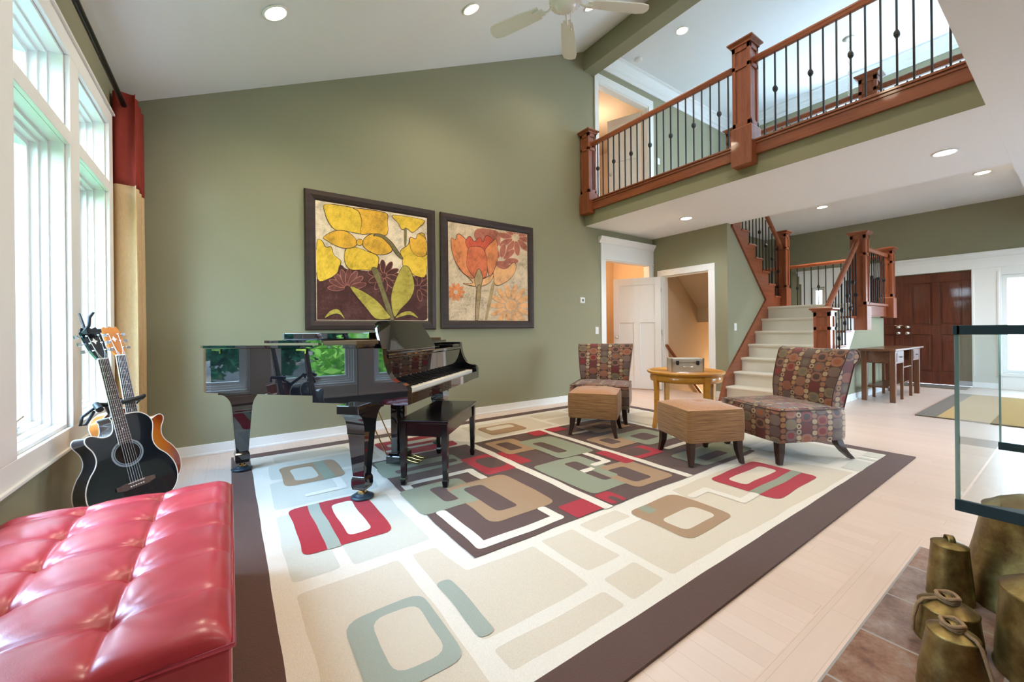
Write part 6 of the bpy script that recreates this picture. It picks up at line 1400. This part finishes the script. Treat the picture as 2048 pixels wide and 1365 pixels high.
bell('broad brass bell with a rope collar, under the front of the glass case', 2.07, .035, .150, .135, .315, -2.3, hl=.42, loop_az=.7)
bell('tallest brass bell, its top seen through the glass case', 2.57, .095, .215, .160, .43, False, hl=.42, loop_az=.6)
# ------------------------------------------------------------------ camera
cam = bpy.data.cameras.new('camera'); co = bpy.data.objects.new('camera', cam); COL.objects.link(co)
yaw, roll, F = radians(35), radians(-.594), 805.6
fw = V((sin(yaw), cos(yaw), 0)); r0 = V((cos(yaw), -sin(yaw), 0)); u0 = V((0,0,1))
r = r0*cos(roll)+u0*sin(roll); u = -r0*sin(roll)+u0*cos(roll)
co.matrix_world = Matrix(((r.x, u.x, -fw.x, 0), (r.y, u.y, -fw.y, 0), (r.z, u.z, -fw.z, 1.1), (0,0,0,1)))
cam.sensor_width = 36; cam.sensor_fit = 'HORIZONTAL'; cam.lens = F/2048*36; cam.shift_y = -(682.5-662.7)/2048; cam.clip_start = .05; cam.clip_end = 200
SC.camera = co

# ------------------------------------------------------------------ sky, sun, window portals, room lamps
w = bpy.data.worlds.new('sky'); SC.world = w; w.use_nodes = True; nt = w.node_tree; nt.nodes.clear()
out = nt.nodes.new('ShaderNodeOutputWorld'); bg = nt.nodes.new('ShaderNodeBackground'); nt.links.new(bg.outputs[0], out.inputs[0])
tc = nt.nodes.new('ShaderNodeTexCoord'); sp = nt.nodes.new('ShaderNodeSeparateXYZ'); nt.links.new(tc.outputs['Generated'], sp.inputs[0])
rp = nt.nodes.new('ShaderNodeValToRGB'); nt.links.new(sp.outputs[2], rp.inputs[0])
rp.color_ramp.elements[0].position = 0; rp.color_ramp.elements[0].color = (.68,.84,1,1); rp.color_ramp.elements[1].position = .6; rp.color_ramp.elements[1].color = (.42,.65,1,1)
nt.links.new(rp.outputs[0], bg.inputs[0]); bg.inputs[1].default_value = 16
sun = bpy.data.lights.new('sun', 'SUN'); sun.energy = 16; sun.angle = radians(2); sun.color = (1,.95,.86)
so = bpy.data.objects.new('sun', sun); COL.objects.link(so); so.rotation_euler = V((.0, .55, .95)).to_track_quat('Z', 'Y').to_euler()
def portal(x, y, z, sx, sy, rot):
    L = bpy.data.lights.new('daylight_portal', 'AREA'); L.shape = 'RECTANGLE'; L.size = sx; L.size_y = sy; L.cycles.is_portal = True
    o = bpy.data.objects.new('daylight_portal', L); COL.objects.link(o); o.location = (x, y, z); o.rotation_euler = rot
for y0, y1 in WIN: portal(XW-.2, (y0+y1)/2, (WZ0+WZ1)/2, WZ1-WZ0, y1-y0, (0, -pi/2, 0))
for x in (5.7, 8.1): portal(x+.9, -3.2, 1.375, 1.8, 2.15, (pi/2, 0, 0))
portal(9.6, 1.85, 4.41, 1.62, 2.3, (0, pi/2, 0))
portal(XF+.25, .565, 1.14, 1.7, .57, (0, pi/2, 0)); portal(XF+.25, 3.51, 1.14, 1.7, .24, (0, pi/2, 0))
def lamp(name, x, y, z, e, col=(1,.74,.46), r=.12):
    L = bpy.data.lights.new(name, 'POINT'); L.energy = e; L.color = col; L.shadow_soft_size = r
    o = bpy.data.objects.new(name, L); COL.objects.link(o); o.location = (x, y, z)
lamp('back_room_lamp', 6.0, 5.6, 2.4, 30); lamp('loft_room_lamp', 6.3, 5.9, 5.0, 22, (1,.86,.70)); lamp('stairwell_lamp', 8.6, 3.9, -.2, 40)
VS = SC.view_settings; SC.display_settings.display_device = 'sRGB'
VS.view_transform = 'Standard'; VS.look = 'None'; VS.gamma = 1; VS.use_curve_mapping = False; VS.exposure = 0.95
CY = SC.cycles; CY.use_denoising = True; CY.max_bounces = 10; CY.diffuse_bounces = 6; CY.glossy_bounces = 5; CY.transparent_max_bounces = 16; CY.transmission_bounces = 6
CY.caustics_reflective = False; CY.caustics_refractive = False; CY.sample_clamp_indirect = 6
bpy.context.view_layer.update()
